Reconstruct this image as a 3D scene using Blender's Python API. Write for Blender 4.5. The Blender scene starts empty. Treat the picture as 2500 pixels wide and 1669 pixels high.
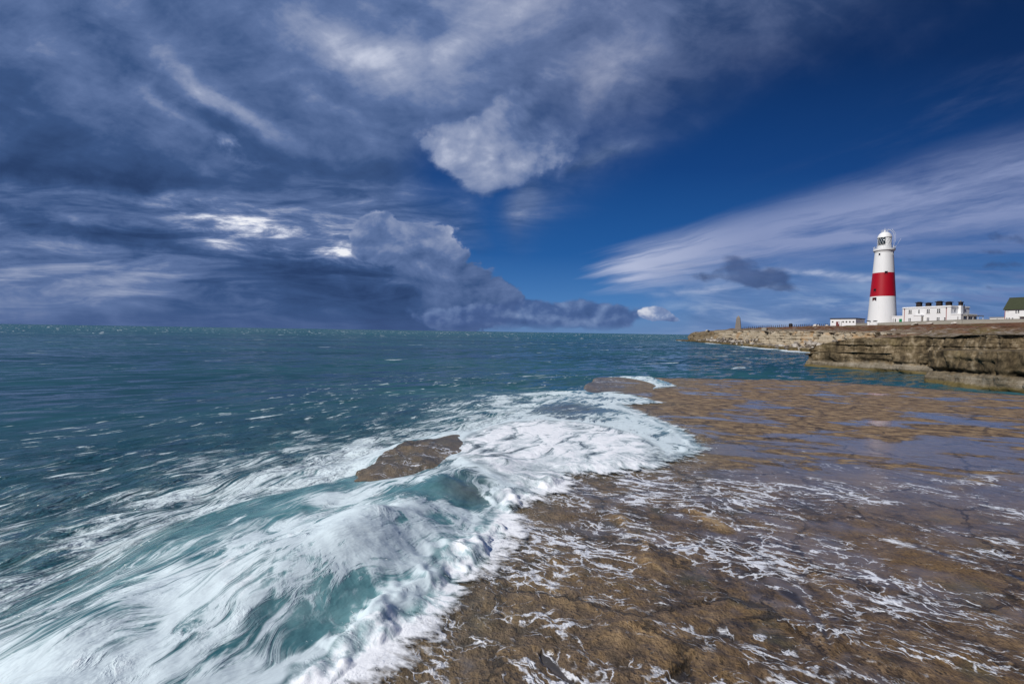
import bpy, bmesh, math, random, colorsys
import numpy as np
from mathutils import Vector, Matrix

scene = bpy.context.scene
COL = scene.collection
R = math.radians

# ------------------------------------------------------------------ camera
EYE = 4.2                      # eye height above the mean sea, metres
PITCH, ROLL = R(1.27), R(0.9)  # looking slightly down, tripod not quite level
FPX, CX, CY = 1111.1, 1250.0, 834.5      # focal length and centre in photograph pixels (2500 wide)
_f = Vector((0, math.cos(PITCH), -math.sin(PITCH)))
_r0 = Vector((1, 0, 0)); _u0 = Vector((0, math.sin(PITCH), math.cos(PITCH)))
_r = math.cos(ROLL) * _r0 + math.sin(ROLL) * _u0
_u = -math.sin(ROLL) * _r0 + math.cos(ROLL) * _u0
cam_data = bpy.data.cameras.new('camera')
cam_data.lens, cam_data.sensor_width = 16.0, 36.0
cam_data.clip_start, cam_data.clip_end = 0.1, 80000.0
cam = bpy.data.objects.new('camera', cam_data)
COL.objects.link(cam)
cam.matrix_world = Matrix(((_r.x, _u.x, -_f.x, 0), (_r.y, _u.y, -_f.y, 0), (_r.z, _u.z, -_f.z, EYE), (0, 0, 0, 1)))
scene.camera = cam

# ------------------------------------------------------------------ sun, exposure
SUN_EL, SUN_AZ = R(41), math.atan2(-0.85, -0.53)      # azimuth of the sun seen from above, from +Y towards +X
sun_data = bpy.data.lights.new('sun', 'SUN')
sun_data.energy, sun_data.angle, sun_data.color = 4.0, R(0.53), (1.0, 0.955, 0.89)
sun = bpy.data.objects.new('sun', sun_data)
COL.objects.link(sun)
_sd = Vector((math.sin(SUN_AZ) * math.cos(SUN_EL), math.cos(SUN_AZ) * math.cos(SUN_EL), math.sin(SUN_EL)))
sun.rotation_euler = _sd.to_track_quat('Z', 'Y').to_euler()
sun.location = _sd * 60
scene.view_settings.view_transform = 'Standard'
scene.view_settings.look = 'None'
scene.view_settings.exposure = 0.0
scene.view_settings.gamma = 1.0
scene.view_settings.use_curve_mapping = False
scene.render.engine = 'CYCLES'
scene.cycles.use_denoising = True
scene.cycles.max_bounces = 6
scene.cycles.transparent_max_bounces = 24
scene.cycles.caustics_reflective = False
scene.cycles.caustics_refractive = False


def lin(c):
    return tuple((v / 255 / 12.92) if v / 255 <= 0.04045 else ((v / 255 + 0.055) / 1.055) ** 2.4 for v in c)


# ------------------------------------------------------------------ node arithmetic
class E:
    """A float or vector socket that can be added, multiplied and so on."""
    tree = None

    def __init__(s, sock): s.s = sock

    @staticmethod
    def n(t): return E.tree.nodes.new(t)

    @staticmethod
    def plug(v, inp):
        if isinstance(v, E): E.tree.links.new(v.s, inp)
        else: inp.default_value = v

    @staticmethod
    def m(op, a, b=None, c=None, clamp=False):
        k = E.n('ShaderNodeMath'); k.operation = op; k.use_clamp = clamp
        for i, v in enumerate((a, b, c)):
            if v is not None: E.plug(v, k.inputs[i])
        return E(k.outputs[0])

    def __add__(a, b): return E.m('ADD', a, b)
    __radd__ = __add__
    def __sub__(a, b): return E.m('SUBTRACT', a, b)
    def __rsub__(a, b): return E.m('SUBTRACT', b, a)
    def __mul__(a, b): return E.m('MULTIPLY', a, b)
    __rmul__ = __mul__
    def __truediv__(a, b): return E.m('DIVIDE', a, b)
    def __rtruediv__(a, b): return E.m('DIVIDE', b, a)
    def __neg__(a): return E.m('MULTIPLY', a, -1.0)


def sat(a): return E.m('ADD', a, 0.0, clamp=True)
def emax(a, b): return E.m('MAXIMUM', a, b)
def emin(a, b): return E.m('MINIMUM', a, b)
def eabs(a): return E.m('ABSOLUTE', a)
def epow(a, b): return E.m('POWER', a, b)


def smooth(x, a, b):
    k = E.n('ShaderNodeMapRange'); k.interpolation_type = 'SMOOTHSTEP'
    E.plug(x, k.inputs[0]); E.plug(a, k.inputs[1]); E.plug(b, k.inputs[2])
    k.inputs[3].default_value, k.inputs[4].default_value = 0.0, 1.0
    return E(k.outputs[0])


def xyz(x, y, z=0.0):
    k = E.n('ShaderNodeCombineXYZ')
    for i, v in enumerate((x, y, z)): E.plug(v, k.inputs[i])
    return E(k.outputs[0])


def split(v):
    k = E.n('ShaderNodeSeparateXYZ'); E.plug(v, k.inputs[0])
    return E(k.outputs[0]), E(k.outputs[1]), E(k.outputs[2])


def noise(v, scale=1.0, detail=5.0, rough=0.5, dist=0.0, dims='3D', ridged=False):
    k = E.n('ShaderNodeTexNoise'); k.noise_dimensions = dims
    k.inputs['Scale'].default_value = scale; k.inputs['Detail'].default_value = detail
    k.inputs['Roughness'].default_value = rough; k.inputs['Distortion'].default_value = dist
    E.plug(v, k.inputs['Vector'])
    return E(k.outputs['Fac'])


def voronoi(v, scale=1.0, feature='F1', rnd=1.0):
    k = E.n('ShaderNodeTexVoronoi'); k.feature = feature
    k.inputs['Scale'].default_value = scale; k.inputs['Randomness'].default_value = rnd
    E.plug(v, k.inputs['Vector'])
    return E(k.outputs['Distance'])


def mix(f, a, b):
    k = E.n('ShaderNodeMix'); k.data_type = 'RGBA'
    E.plug(f, k.inputs[0])
    for v, i in ((a, 6), (b, 7)):
        if isinstance(v, E): E.tree.links.new(v.s, k.inputs[i])
        else: k.inputs[i].default_value = (*v[:3], 1.0)
    return E(k.outputs[2])


def ramp(f, stops):
    k = E.n('ShaderNodeValToRGB'); E.plug(f, k.inputs[0])
    el = k.color_ramp.elements
    while len(el) < len(stops): el.new(0.5)
    for e, (p, c) in zip(el, stops):
        e.position = p; e.color = (*c[:3], 1.0)
    return E(k.outputs[0])

# ------------------------------------------------------------------ sky
world = bpy.data.worlds.new('World'); scene.world = world
world.use_nodes = True
E.tree = world.node_tree
E.tree.nodes.clear()
SKY_STRENGTH = 0.1
world.cycles.sampling_method = 'NONE'


def sc(r, g, b):               # a cloud colour as it is seen, turned into what the Background needs
    return tuple(v / SKY_STRENGTH for v in lin((r, g, b)))


_px = 0.9396                   # sketch of the sky was measured on a 2349 pixel wide copy


def sky_at(px, py):            # pixel of that copy -> sky chart (x/y, z/y)
    d = _f + _r * ((px / _px - CX) / FPX) - _u * ((py / _px - CY) / FPX)
    return d.x / d.y, d.z / d.y


def build_sky():
    tc = E.n('ShaderNodeTexCoord')
    d = E(tc.outputs['Generated'])
    x, y, z = split(d)
    st = E.n('ShaderNodeTexSky'); st.sky_type = 'NISHITA'; st.sun_disc = False
    st.sun_elevation = SUN_EL; st.sun_rotation = SUN_AZ
    st.altitude = 0; st.air_density = 1.0; st.dust_density = 0.3; st.ozone_density = 2.5
    nish = E(st.outputs[0])
    yy = emax(y, 0.28)
    u, v = x / yy, z / yy
    K = 1.0 / 1044.0           # one sketch pixel in the chart
    # warped chart: soft, uneven outlines
    w1 = noise(xyz(u, v, 0.0), 3.2, 6, 0.55)
    w2 = noise(xyz(u, v, 7.3), 3.2, 6, 0.55)
    w3 = noise(xyz(u, v, 3.1), 14.0, 4, 0.6)
    w4 = noise(xyz(u, v, 5.7), 14.0, 4, 0.6)
    uw = u + (w1 - 0.5) * 0.26 + (w3 - 0.5) * 0.045
    vw = v + (w2 - 0.5) * 0.16 + (w4 - 0.5) * 0.040
    us = u + (w1 - 0.5) * 0.10 + (w3 - 0.5) * 0.03
    vs = v + (w2 - 0.5) * 0.05 + (w4 - 0.5) * 0.02

    def blob(px, py, rx, ry, ang=0.0, soft=False, k=1.0):
        a, b = sky_at(px, py)
        U, V = (us, vs) if soft else (uw, vw)
        c, s = math.cos(R(ang)), math.sin(R(ang))
        du, dv = U - a, V - b
        p = (du * c + dv * s) * (1.0 / (rx * K))
        q = (dv * c - du * s) * (1.0 / (ry * K))
        return E.m('EXPONENT', (p * p + q * q) * -k)

    def above(p0, p1):         # signed distance (chart) to a line, positive to its left going p0 -> p1
        a, b = sky_at(*p0), sky_at(*p1)
        dx, dy = b[0] - a[0], b[1] - a[1]
        L = math.hypot(dx, dy)
        return (uw - a[0]) * (-dy / L) + (vw - b[1] + (b[1] - a[1])) * (dx / L)

    # cloud-deck coordinates: streaks run away from the viewer
    zz = emax(z, 0.0) + 0.085
    qx, qy = x / zz, y / zz
    ca, sa = math.cos(R(9)), math.sin(R(9))
    rx, ry = qx * ca - qy * sa, qx * sa + qy * ca
    deck = noise(xyz(rx * 1.0, ry * 0.34, 0.0), 1.05, 8, 0.55, 0.5)
    deck2 = noise(xyz(rx * 1.0, ry * 0.62, 4.0), 2.6, 8, 0.62, 0.5)
    deck3 = noise(xyz(u - v * 0.5, v * 1.5, 9.0), 11.0, 7, 0.6, 0.4)
    chart = noise(xyz(u + v * 0.5, v * 1.7, 60.0), 5.2, 8, 0.6, 0.4)
    bill = noise(xyz(u, v * 1.5, 1.0), 7.5, 8, 0.58, 0.3)
    bill_o = noise(xyz(u - 0.016, v * 1.5 + 0.03, 1.0), 7.5, 8, 0.58, 0.3)
    puff = noise(xyz(u, v * 1.2, 70.0), 5.4, 7, 0.52, 0.25)
    puff_o = noise(xyz(u - 0.028, v * 1.2 + 0.036, 70.0), 5.4, 7, 0.52, 0.25)
    plit = puff - puff_o
    lit = (bill - bill_o)      # positive on the side turned towards the sun

    hb = noise(xyz(u, v * 1.3, 50.0), 15.0, 5, 0.5, 0.25)
    hbo = noise(xyz(u - 0.010, v * 1.3 + 0.016, 50.0), 15.0, 5, 0.5, 0.25)

    # ---- clear sky: the real sky, deepened as through a polariser
    hsv = E.n('ShaderNodeHueSaturation'); hsv.inputs['Saturation'].default_value = 1.22
    hsv.inputs['Value'].default_value = 0.36; hsv.inputs['Hue'].default_value = 0.502
    E.plug(nish, hsv.inputs['Color'])
    g = E.n('ShaderNodeGamma'); g.inputs[1].default_value = 1.25
    E.plug(E(hsv.outputs[0]), g.inputs[0])
    c = E(g.outputs[0])
    c = mix(0.88, c, ramp(v, [(0.0, sc(96, 142, 196)), (0.07, sc(64, 120, 186)), (0.17, sc(30, 90, 160)), (0.36, sc(17, 64, 128)), (0.62, sc(10, 42, 92)), (1.0, sc(7, 28, 64))]))

    # ---- thin high streak fan on the right
    fa = sky_at(800, 742)
    du, dv = u - fa[0], v - fa[1]
    th = E.m('ARCTAN2', dv, du); rr = E.m('SQRT', du * du + dv * dv)
    wob = (w1 - 0.5) * 0.05
    fan_n = noise(xyz((th + wob) * 26.0, rr * 2.6, 0.0), 1.0, 7, 0.6, 0.4)
    fan_m = noise(xyz((th + wob) * 9.0, rr * 1.3, 2.0), 1.0, 5, 0.55, 0.2)
    up = smooth(th + (fan_m - 0.5) * 0.07, 0.315, 0.225)
    lo = smooth(th + (fan_n - 0.5) * 0.07, 0.10, 0.20)
    start = smooth(rr + (fan_n - 0.5) * 0.22, 0.52, 0.66)
    fan_f = noise(xyz((th + wob * 0.6) * 70.0, rr * 5.0, 4.0), 1.0, 5, 0.62, 0.3)
    fan = up * lo * start * sat(fan_n * 2.3 + fan_m * 1.1 + fan_f * 1.1 - 1.30) * 0.94
    fan = fan * smooth(y, -0.1, 0.25)
    bright_tip = smooth(rr, 0.95, 0.55)
    c = mix(fan, c, mix(bright_tip, sc(136, 150, 190), sc(186, 194, 220)))
    # thin veil further up and right
    veil = sat(blob(2230, 230, 330, 60, 22, True) * smooth(noise(xyz((th) * 22.0, rr * 3.0, 9.0), 1.0, 6, 0.6), 0.42, 0.75)) * 0.35
    c = mix(veil, c, sc(80, 98, 140))

    # ---- pale low layer on the right, up to the horizon
    lown = noise(xyz(u * 1.0, v * 4.6, 12.0), 5.0, 7, 0.58, 0.5)
    low = smooth(v + (lown - 0.5) * 0.12, 0.22, 0.04) * smooth(uw, sky_at(1400, 700)[0], sky_at(1700, 700)[0]) * 0.9
    low = low * (0.50 + lown * 0.75 + (hb - 0.5) * 0.5)
    c = mix(sat(low), c, ramp(lown, [(0.3, sc(70, 98, 146)), (0.5, sc(106, 132, 178)), (0.68, sc(164, 180, 208))]))
    # streaks in front of it, lit
    st1 = blob(1870, 627, 120, 7, -2, True) + blob(1640, 666, 130, 9, 3, True) * 0.6 + blob(2010, 640, 70, 6, 0, True) * 0.6
    c = mix(sat(st1 * smooth(lown, 0.35, 0.6)), c, sc(172, 184, 212))
    band2 = smooth(noise(xyz(u * 1.0, v * 9.0, 30.0), 4.2, 6, 0.55, 0.4), 0.44, 0.66) * smooth(v, 0.36, 0.10) * smooth(u, sky_at(1700, 0)[0], sky_at(2200, 0)[0]) * 0.85
    c = mix(band2, c, sc(104, 126, 174))

    # ---- the big cloud mass
    mN = (deck - 0.5) * 0.55 + (w3 - 0.5) * 0.12
    # upper part: fades to the right along a slope
    sA = above((1010, 520), (2130, 60))
    mA = smooth(sA + mN * 0.75, -0.06, 0.22)
    sB = (sky_at(1120, 600)[0] - uw)
    mB = smooth(sB + mN * 0.45, -0.03, 0.14) * smooth(vw + mN * 0.2, 0.62, 0.30)
    notch = blob(1010, 395, 75, 90, -30, True) * 1.0 + blob(1230, 560, 110, 170, 0, True) * 0.9
    A = sat(emax(mA, mB) * (1.0 - sat(notch) * 0.85))
    lower = smooth(vw, 0.345, 0.27)             # below the dark shelf the sky opens in layers
    wisp = blob(1330, 380, 200, 60, 38, True) + blob(1205, 455, 34, 80, -10, True) * 1.3 + blob(1380, 362, 70, 14, 22, True) * 1.2 + blob(1560, 290, 160, 26, 22, True) * 0.55 + blob(1700, 160, 240, 40, 24, True) * 0.6
    A = emax(A, sat(wisp * (0.25 + deck2 * 1.2) * 0.62))
    # brightness field
    V = 0.455 + (deck - 0.5) * 0.50 + (deck2 - 0.5) * 0.24 + (chart - 0.5) * 0.46 + (deck3 - 0.5) * 0.24
    V = V + blob(1150, 40, 330, 130, 20) * 0.20 + blob(830, 130, 200, 60, -28) * 0.17 + blob(1010, 90, 120, 40, 10) * 0.12
    V = V + blob(560, 235, 190, 26, -38) * 0.20 + blob(395, 232, 90, 20, -30) * 0.14 + blob(545, 341, 56, 22, -25, True) * smooth(chart * 0.5 + hb * 0.5, 0.40, 0.58) * 0.50
    V = V + blob(690, 430, 34, 26, -30) * 0.16 + blob(475, 402, 30, 12, -20) * 0.13 + blob(140, 160, 220, 60, -20) * 0.06
    V = V - blob(420, 452, 700, 62, -3, True) * 0.23 - blob(860, 420, 240, 60, 5) * 0.12 - blob(120, 300, 420, 120, -10) * 0.10 - blob(430, 190, 260, 40, -32) * 0.09
    V = V + blob(1290, 200, 260, 90, 35) * 0.05
    # the big sunlit cumulus in the middle
    cum = blob(1055, 322, 88, 72, 20, True) * 1.15 + blob(1150, 345, 100, 74, 20, True) * 1.05 + blob(1260, 300, 130, 96, 35, True) * 1.15 + blob(1225, 225, 140, 58, 50, True) * 0.95 + blob(1090, 385, 36, 36, 0, True) * 0.5
    far_side = smooth((us - sky_at(1130, 300)[0]) + (vs - sky_at(1130, 300)[1]) * 1.1, 0.0, 0.22)
    cn = (puff - 0.5) * 2.0 + (bill - 0.5) * 0.9 + (hb - 0.5) * 0.35
    cumA = smooth(sat(cum) + cn * smooth(cum, 0.03, 0.30), 0.31, 0.74 + far_side * 0.65)
    cumV = 0.62 + plit * 0.95 + (hb - hbo) * 0.25 + (puff - 0.5) * 0.25 + blob(1040, 330, 80, 70, 20, True) * 0.16 + blob(1280, 320, 60, 50, 20, True) * 0.06 - far_side * 0.15
    veil2 = sat((blob(1330, 205, 210, 80, 40) + blob(1480, 130, 200, 60, 25) * 0.7) * (0.2 + deck2 * 1.3))
    A = emax(A, veil2 * 0.8)
    V = V + veil2 * 0.10
    V = V * (1.0 - cumA * 0.92) + cumA * cumV * 0.92
    A = emax(A, cumA)
    # layers under the shelf
    lay = noise(xyz(u * 1.0, v * 5.2, 20.0), 4.6, 8, 0.6, 0.7)
    lay2 = noise(xyz(u * 1.0 + v * 1.2, v * 3.6, 26.0), 9.0, 8, 0.68, 0.5)
    Vl = 0.49 + (lay - 0.5) * 0.78 + (lay2 - 0.5) * 0.22
    hot = blob(650, 552, 250, 52, -10) + blob(530, 515, 70, 9, -8, True) + blob(500, 560, 60, 10, -20, True) * 0.8 + blob(930, 500, 150, 50, 15) * 0.28 + blob(770, 580, 40, 7, 0, True)
    Vl = Vl + hot * (0.10 + smooth(lay * 0.5 + lay2 * 0.5, 0.44, 0.66) * 0.46)
    Vl = Vl - blob(240, 540, 260, 22, -9) * 0.17 - blob(700, 655, 260, 48, 4) * 0.20 - blob(900, 690, 330, 40, 0) * 0.16 - blob(1010, 735, 330, 26, 0) * 0.10
    Vl = Vl + blob(250, 640, 320, 40, -6) * 0.15 + blob(120, 700, 330, 46, 0) * 0.16 + blob(60, 580, 200, 40, 0) * 0.03
    # towering cumulus behind, with crisp lit heads
    tow = sat(blob(985, 600, 96, 78, -20) * 1.3 + blob(1085, 690, 120, 60, 0) * 1.1 + blob(900, 560, 90, 60, 0) * 1.0)
    towA = smooth(tow + ((puff - 0.5) * 0.9 + (hb - 0.5) * 1.1) * smooth(tow, 0.05, 0.3), 0.42, 0.56)
    Vt = 0.50 + lit * 0.55 + plit * 0.4 + (bill - 0.5) * 0.2 + smooth(vw, 0.10, 0.22) * 0.10 + smooth(tow, 0.62, 0.42) * 0.10
    front = smooth(blob(800, 690, 250, 76, 8) + (bill - 0.5) * 0.7, 0.42, 0.60)
    tsel = towA * (1.0 - front)
    Vl = Vl * (1.0 - tsel) + Vt * tsel
    A = emax(A, towA * lower)
    # rain falling to the horizon
    rain = noise(xyz(u * 1.0 + v * 0.35, v * 0.25, 40.0), 9.0, 4, 0.5)
    rz = smooth(v, 0.10, 0.02)
    Vl = Vl * (1.0 - rz * 0.55) + rz * 0.55 * (0.36 + (rain - 0.5) * 0.42 + smooth(u, -0.55, -1.1) * 0.13)
    V = V * (1.0 - lower) + Vl * lower
    V = emin(emax(V, 0.0), 1.0)
    mass = ramp(V, [(0.0, sc(28, 46, 84)), (0.22, sc(44, 67, 108)), (0.40, sc(60, 86, 131)), (0.56, sc(94, 116, 160)),
                    (0.72, sc(146, 158, 188)), (0.88, sc(204, 210, 228)), (1.0, sc(238, 240, 246))])
    warm = smooth(v, 0.25, 0.62) * smooth(u, -0.25, 0.25)
    mass = mix(warm * 0.25, mass, ramp(V, [(0.0, sc(30, 38, 66)), (0.40, sc(66, 76, 110)), (0.72, sc(146, 148, 172)), (1.0, sc(236, 236, 240))]))
    fade = 1.0 - smooth(u, 0.25, 0.98) * 0.62
    c = mix(A * fade, c, mass)

    # ---- small cumulus along the horizon, dark puffs
    hc = sat(blob(1260, 722, 170, 34, 0, True) * 1.25 + blob(1100, 725, 120, 30, 0, True) * 0.9 + blob(1210, 712, 34, 26, 0, True) * 0.4 + blob(1395, 728, 70, 26, 0, True) * 0.8)
    hA = smooth(hc * 0.9 + (hb - 0.5) * 2.0 * smooth(hc, 0.02, 0.25), 0.36, 0.70) * smooth(v, -0.004, 0.022)
    hcol = ramp(0.40 + (hb - hbo) * 1.0 + (puff - puff_o) * 0.5 + (hb - 0.5) * 0.2, [(0.1, sc(50, 74, 120)), (0.4, sc(74, 98, 146)), (0.62, sc(112, 134, 176)), (0.9, sc(176, 188, 212))])
    c = mix(hA * 0.92, c, hcol)
    wc = sat(blob(1500, 722, 38, 18, 0, True) * 1.1 + blob(1535, 735, 40, 12, -20, True))
    wA = smooth(wc * 0.95 + (hb - 0.5) * 2.0 * smooth(wc, 0.02, 0.25), 0.42, 0.58)
    c = mix(wA * 0.9, c, ramp(0.60 + (hb - hbo) * 2.2 - smooth(v, 0.028, 0.0) * 0.3, [(0.2, sc(84, 104, 150)), (0.5, sc(128, 146, 184)), (0.8, sc(214, 218, 230))]))
    dk = blob(1690, 618, 34, 24, 0, True) * 0.9 + blob(1660, 634, 66, 12, 2, True) * 0.9 + blob(1720, 645, 60, 18, -12, True) * 1.0 + blob(1775, 640, 40, 24, -20, True) * 0.9 + blob(1790, 662, 30, 9, -10, True) * 0.6
    dk = dk + blob(2320, 547, 60, 14, -10, True) * 0.85 + blob(2300, 612, 46, 9, 0, True) * 0.85 + blob(2270, 584, 52, 8, 0, True) * 0.6 + blob(2080, 597, 50, 18, -10, True) * 0.5 + blob(2285, 661, 36, 6, 0, True) * 0.6 + blob(1975, 592, 50, 22, 0, True) * 0.4
    dA = smooth(sat(dk) + ((bill - 0.5) * 1.6 + (hb - 0.5) * 2.6) * smooth(dk, 0.02, 0.3), 0.20, 1.10)
    c = mix(dA * 0.78, c, ramp(bill, [(0.3, sc(44, 62, 102)), (0.7, sc(74, 94, 138))]))
    # air along the horizon
    hz = smooth(v, 0.045, 0.0) * 0.30
    c = mix(hz, c, mix(smooth(u, -0.1, 0.5), sc(72, 92, 138), sc(98, 124, 172)))

    bg = E.n('ShaderNodeBackground'); bg.inputs[1].default_value = SKY_STRENGTH
    E.plug(c, bg.inputs[0])
    out = E.n('ShaderNodeOutputWorld')
    E.tree.links.new(bg.outputs[0], out.inputs[0])


build_sky()

# ------------------------------------------------------------------ numpy noise
_rng = np.random.default_rng(7)
_perm = np.tile(_rng.permutation(256), 3).astype(np.int32)
_ga = _rng.uniform(0, 2 * np.pi, 256)
_gx, _gy = np.cos(_ga).astype(np.float32), np.sin(_ga).astype(np.float32)


def perlin(x, y, seed=0):
    x = np.asarray(x, np.float64) + seed * 17.31; y = np.asarray(y, np.float64) + seed * 9.77
    ix = np.floor(x).astype(np.int64); iy = np.floor(y).astype(np.int64)
    fx = (x - ix).astype(np.float32); fy = (y - iy).astype(np.float32)
    ix &= 255; iy &= 255
    ux = fx * fx * fx * (fx * (fx * 6 - 15) + 10); uy = fy * fy * fy * (fy * (fy * 6 - 15) + 10)

    def g(i, j, dx, dy):
        h = _perm[_perm[i] + j]
        return _gx[h] * dx + _gy[h] * dy
    i1, j1 = (ix + 1) & 255, (iy + 1) & 255
    a = g(ix, iy, fx, fy); b = g(i1, iy, fx - 1, fy); c = g(ix, j1, fx, fy - 1); d = g(i1, j1, fx - 1, fy - 1)
    a = a + ux * (b - a); c = c + ux * (d - c)
    return (a + uy * (c - a)) * 1.5


def fbm(x, y, lam, octs=4, gain=0.5, seed=0, cell=None):
    """Noise of wavelength lam and finer; octaves finer than 2.5 cells of the mesh are left out."""
    out = 0; amp = 1.0; f = 1.0 / lam
    for k in range(octs):
        o = perlin(x * f, y * f, seed + k) * amp
        if cell is not None:
            o = o * np.clip((1.0 / f) / (2.5 * cell) - 1.0, 0, 1)
        out = out + o
        amp *= gain; f *= 2.03
    return out


def sstep(x, a, b):
    t = np.clip((x - a) / (b - a), 0, 1)
    return t * t * (3 - 2 * t)


def signed_distance(px, py, poly, arc=False):
    """Positive inside the polygon; with arc also the length along its outline to the nearest point."""
    poly = np.asarray(poly, float)
    d2 = np.full(px.shape, 1e18); inside = np.zeros(px.shape, bool)
    s_at = np.zeros(px.shape); run = 0.0
    n = len(poly)
    for i in range(n):
        ax, ay = poly[i]; bx, by = poly[(i + 1) % n]
        ex, ey = bx - ax, by - ay
        t = np.clip(((px - ax) * ex + (py - ay) * ey) / (ex * ex + ey * ey + 1e-12), 0, 1)
        q = (px - ax - t * ex) ** 2 + (py - ay - t * ey) ** 2
        if arc: s_at = np.where(q < d2, run + t * math.hypot(ex, ey), s_at)
        d2 = np.minimum(d2, q); run += math.hypot(ex, ey)
        if ay != by:
            cr = ((ay > py) != (by > py)) & (px < (bx - ax) * (py - ay) / (by - ay) + ax)
            inside ^= cr
    d = np.sqrt(d2)
    d = np.where(inside, d, -d)
    return (d, s_at) if arc else d


def on_plane(px, py, z):       # where a line of sight of the photograph meets the level z
    d = _f + _r * ((px - CX) / FPX) - _u * ((py - CY) / FPX)
    t = (z - EYE) / d.z
    return d.x * t, d.y * t


def at_depth(px, py, y):       # where it passes the distance y north of the camera
    d = _f + _r * ((px - CX) / FPX) - _u * ((py - CY) / FPX)
    t = y / d.y
    return d.x * t, y, EYE + d.z * t


def link(o, parent=None, **props):
    COL.objects.link(o)
    if parent is not None: o.parent = parent
    for k, v in props.items(): o[k] = v
    return o


def grid_mesh(name, X, Y, Z, keep, attrs, mat, smooth_shade=True):
    """A sheet of quads over a (rows, columns) array of points; keep says which quads stay."""
    r, c = X.shape
    idx = np.arange(r * c).reshape(r, c)
    q = np.stack([idx[:-1, :-1], idx[:-1, 1:], idx[1:, 1:], idx[1:, :-1]], -1).reshape(-1, 4)
    if keep is not None: q = q[keep.reshape(-1)]
    used = np.zeros(r * c, bool); used[q.reshape(-1)] = True
    new = np.cumsum(used) - 1
    q = new[q]
    co = np.stack([X, Y, Z], -1).reshape(-1, 3)[used]
    me = bpy.data.meshes.new(name)
    me.vertices.add(len(co)); me.vertices.foreach_set('co', co.astype(np.float32).ravel())
    me.loops.add(q.size); me.loops.foreach_set('vertex_index', q.astype(np.int32).ravel())
    me.polygons.add(len(q))
    me.polygons.foreach_set('loop_start', np.arange(0, q.size, 4, dtype=np.int32))
    me.polygons.foreach_set('loop_total', np.full(len(q), 4, np.int32))
    if smooth_shade: me.polygons.foreach_set('use_smooth', np.ones(len(q), bool))
    me.update(calc_edges=True)
    for k, v in attrs.items():
        if v.ndim == 3:
            a = me.attributes.new(k, 'FLOAT_VECTOR', 'POINT')
            a.data.foreach_set('vector', v.reshape(-1, 3)[used].astype(np.float32).ravel())
        else:
            a = me.attributes.new(k, 'FLOAT', 'POINT')
            a.data.foreach_set('value', v.reshape(-1)[used].astype(np.float32).ravel())
    me.materials.append(mat)
    o = bpy.data.objects.new(name, me)
    return o


# ------------------------------------------------------------------ materials
def new_mat(name):
    m = bpy.data.materials.new(name); m.use_nodes = True
    E.tree = m.node_tree
    b = E.tree.nodes['Principled BSDF']
    return m, b


def attr(name, vec=False):
    k = E.n('ShaderNodeAttribute'); k.attribute_name = name
    return E(k.outputs['Vector' if vec else 'Fac'])


def world_pos():
    return E(E.n('ShaderNodeNewGeometry').outputs['Position'])


def put(b, **kw):
    for k, v in kw.items(): E.plug(v if isinstance(v, (E, float)) else (*v, 1.0), b.inputs[k.replace('_', ' ')])


def bump(b, h, dist=1.0, strength=1.0, inp='Normal'):
    k = E.n('ShaderNodeBump'); k.inputs['Strength'].default_value = strength; k.inputs['Distance'].default_value = dist
    E.plug(h, k.inputs['Height'])
    E.tree.links.new(k.outputs[0], b.inputs[inp])
    return k


def plain(name, col, rough=0.6, var=0.0, scale=3.0, metallic=0.0, spec=0.5):
    m, b = new_mat(name)
    c = lin(col)
    if var:
        n = noise(world_pos(), scale, 5, 0.6)
        put(b, Base_Color=mix(n, tuple(v * (1 - var) for v in c), tuple(min(1, v * (1 + var)) for v in c)))
    else:
        put(b, Base_Color=c)
    put(b, Roughness=float(rough), Metallic=float(metallic)); b.inputs['Specular IOR Level'].default_value = spec
    return m


# ------------------------------------------------------------------ the shore at the camera: where ledge and wash end
def G(pts, z=2.0, s=1 / 0.9396):   # pixels of the 2349 wide copy -> points on a level
    return [on_plane(x * s, y * s, z) for x, y in pts]


LEDGE_Z = 2.0
_edge = G([(300, 1700), (520, 1420), (640, 1260), (760, 1140), (850, 1072), (900, 1040), (950, 1012), (1045, 994), (1100, 1000), (1170, 975), (1225, 945),
           (1275, 918), (1335, 896), (1352, 880), (1370, 865), (1480, 863), (1600, 866), (1680, 868), (1830, 869), (2000, 880), (2180, 893), (2349, 904)])
LEDGE = [(-2.9, -14.0), (-2.7, -3.0), (-2.55, 1.0)] + _edge + [(26, 18.6), (34, 19.5), (46, 16), (46, -14)]
_front = G([(560, 1760), (700, 1640), (820, 1568), (900, 1495), (960, 1440), (1035, 1390), (1060, 1330), (1120, 1302), (1180, 1225), (1195, 1160), (1285, 1128), (1310, 1088),
            (1400, 1086), (1500, 1075), (1585, 1048), (1620, 1030), (1570, 990), (1480, 952), (1428, 930), (1515, 925), (1450, 907), (1400, 902), (1470, 896),
            (1565, 884), (1580, 866), (1600, 862)])
WASH = [(-1.6, -14), (-1.5, -2), (-1.15, 1.2)] + _front + _edge[17:] + [(26, 18.4), (34, 19.3), (46.2, 16), (46.2, -14), (90000, -14), (90000, 90000), (-90000, 90000), (-90000, -14)]


def ring_grid(rows, cols_in, half=R(51)):
    """Rings of points round the place where the camera stands: fine in the seaward sector, coarse behind."""
    t = np.linspace(-math.tan(half), math.tan(half), cols_in)
    az = np.arctan(t)
    back = np.linspace(half, 2 * math.pi - half, 74)[1:]
    az = np.concatenate([az, back])
    Rr, A = np.meshgrid(rows, az, indexing='ij')
    return Rr * np.sin(A), Rr * np.cos(A), Rr


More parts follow.
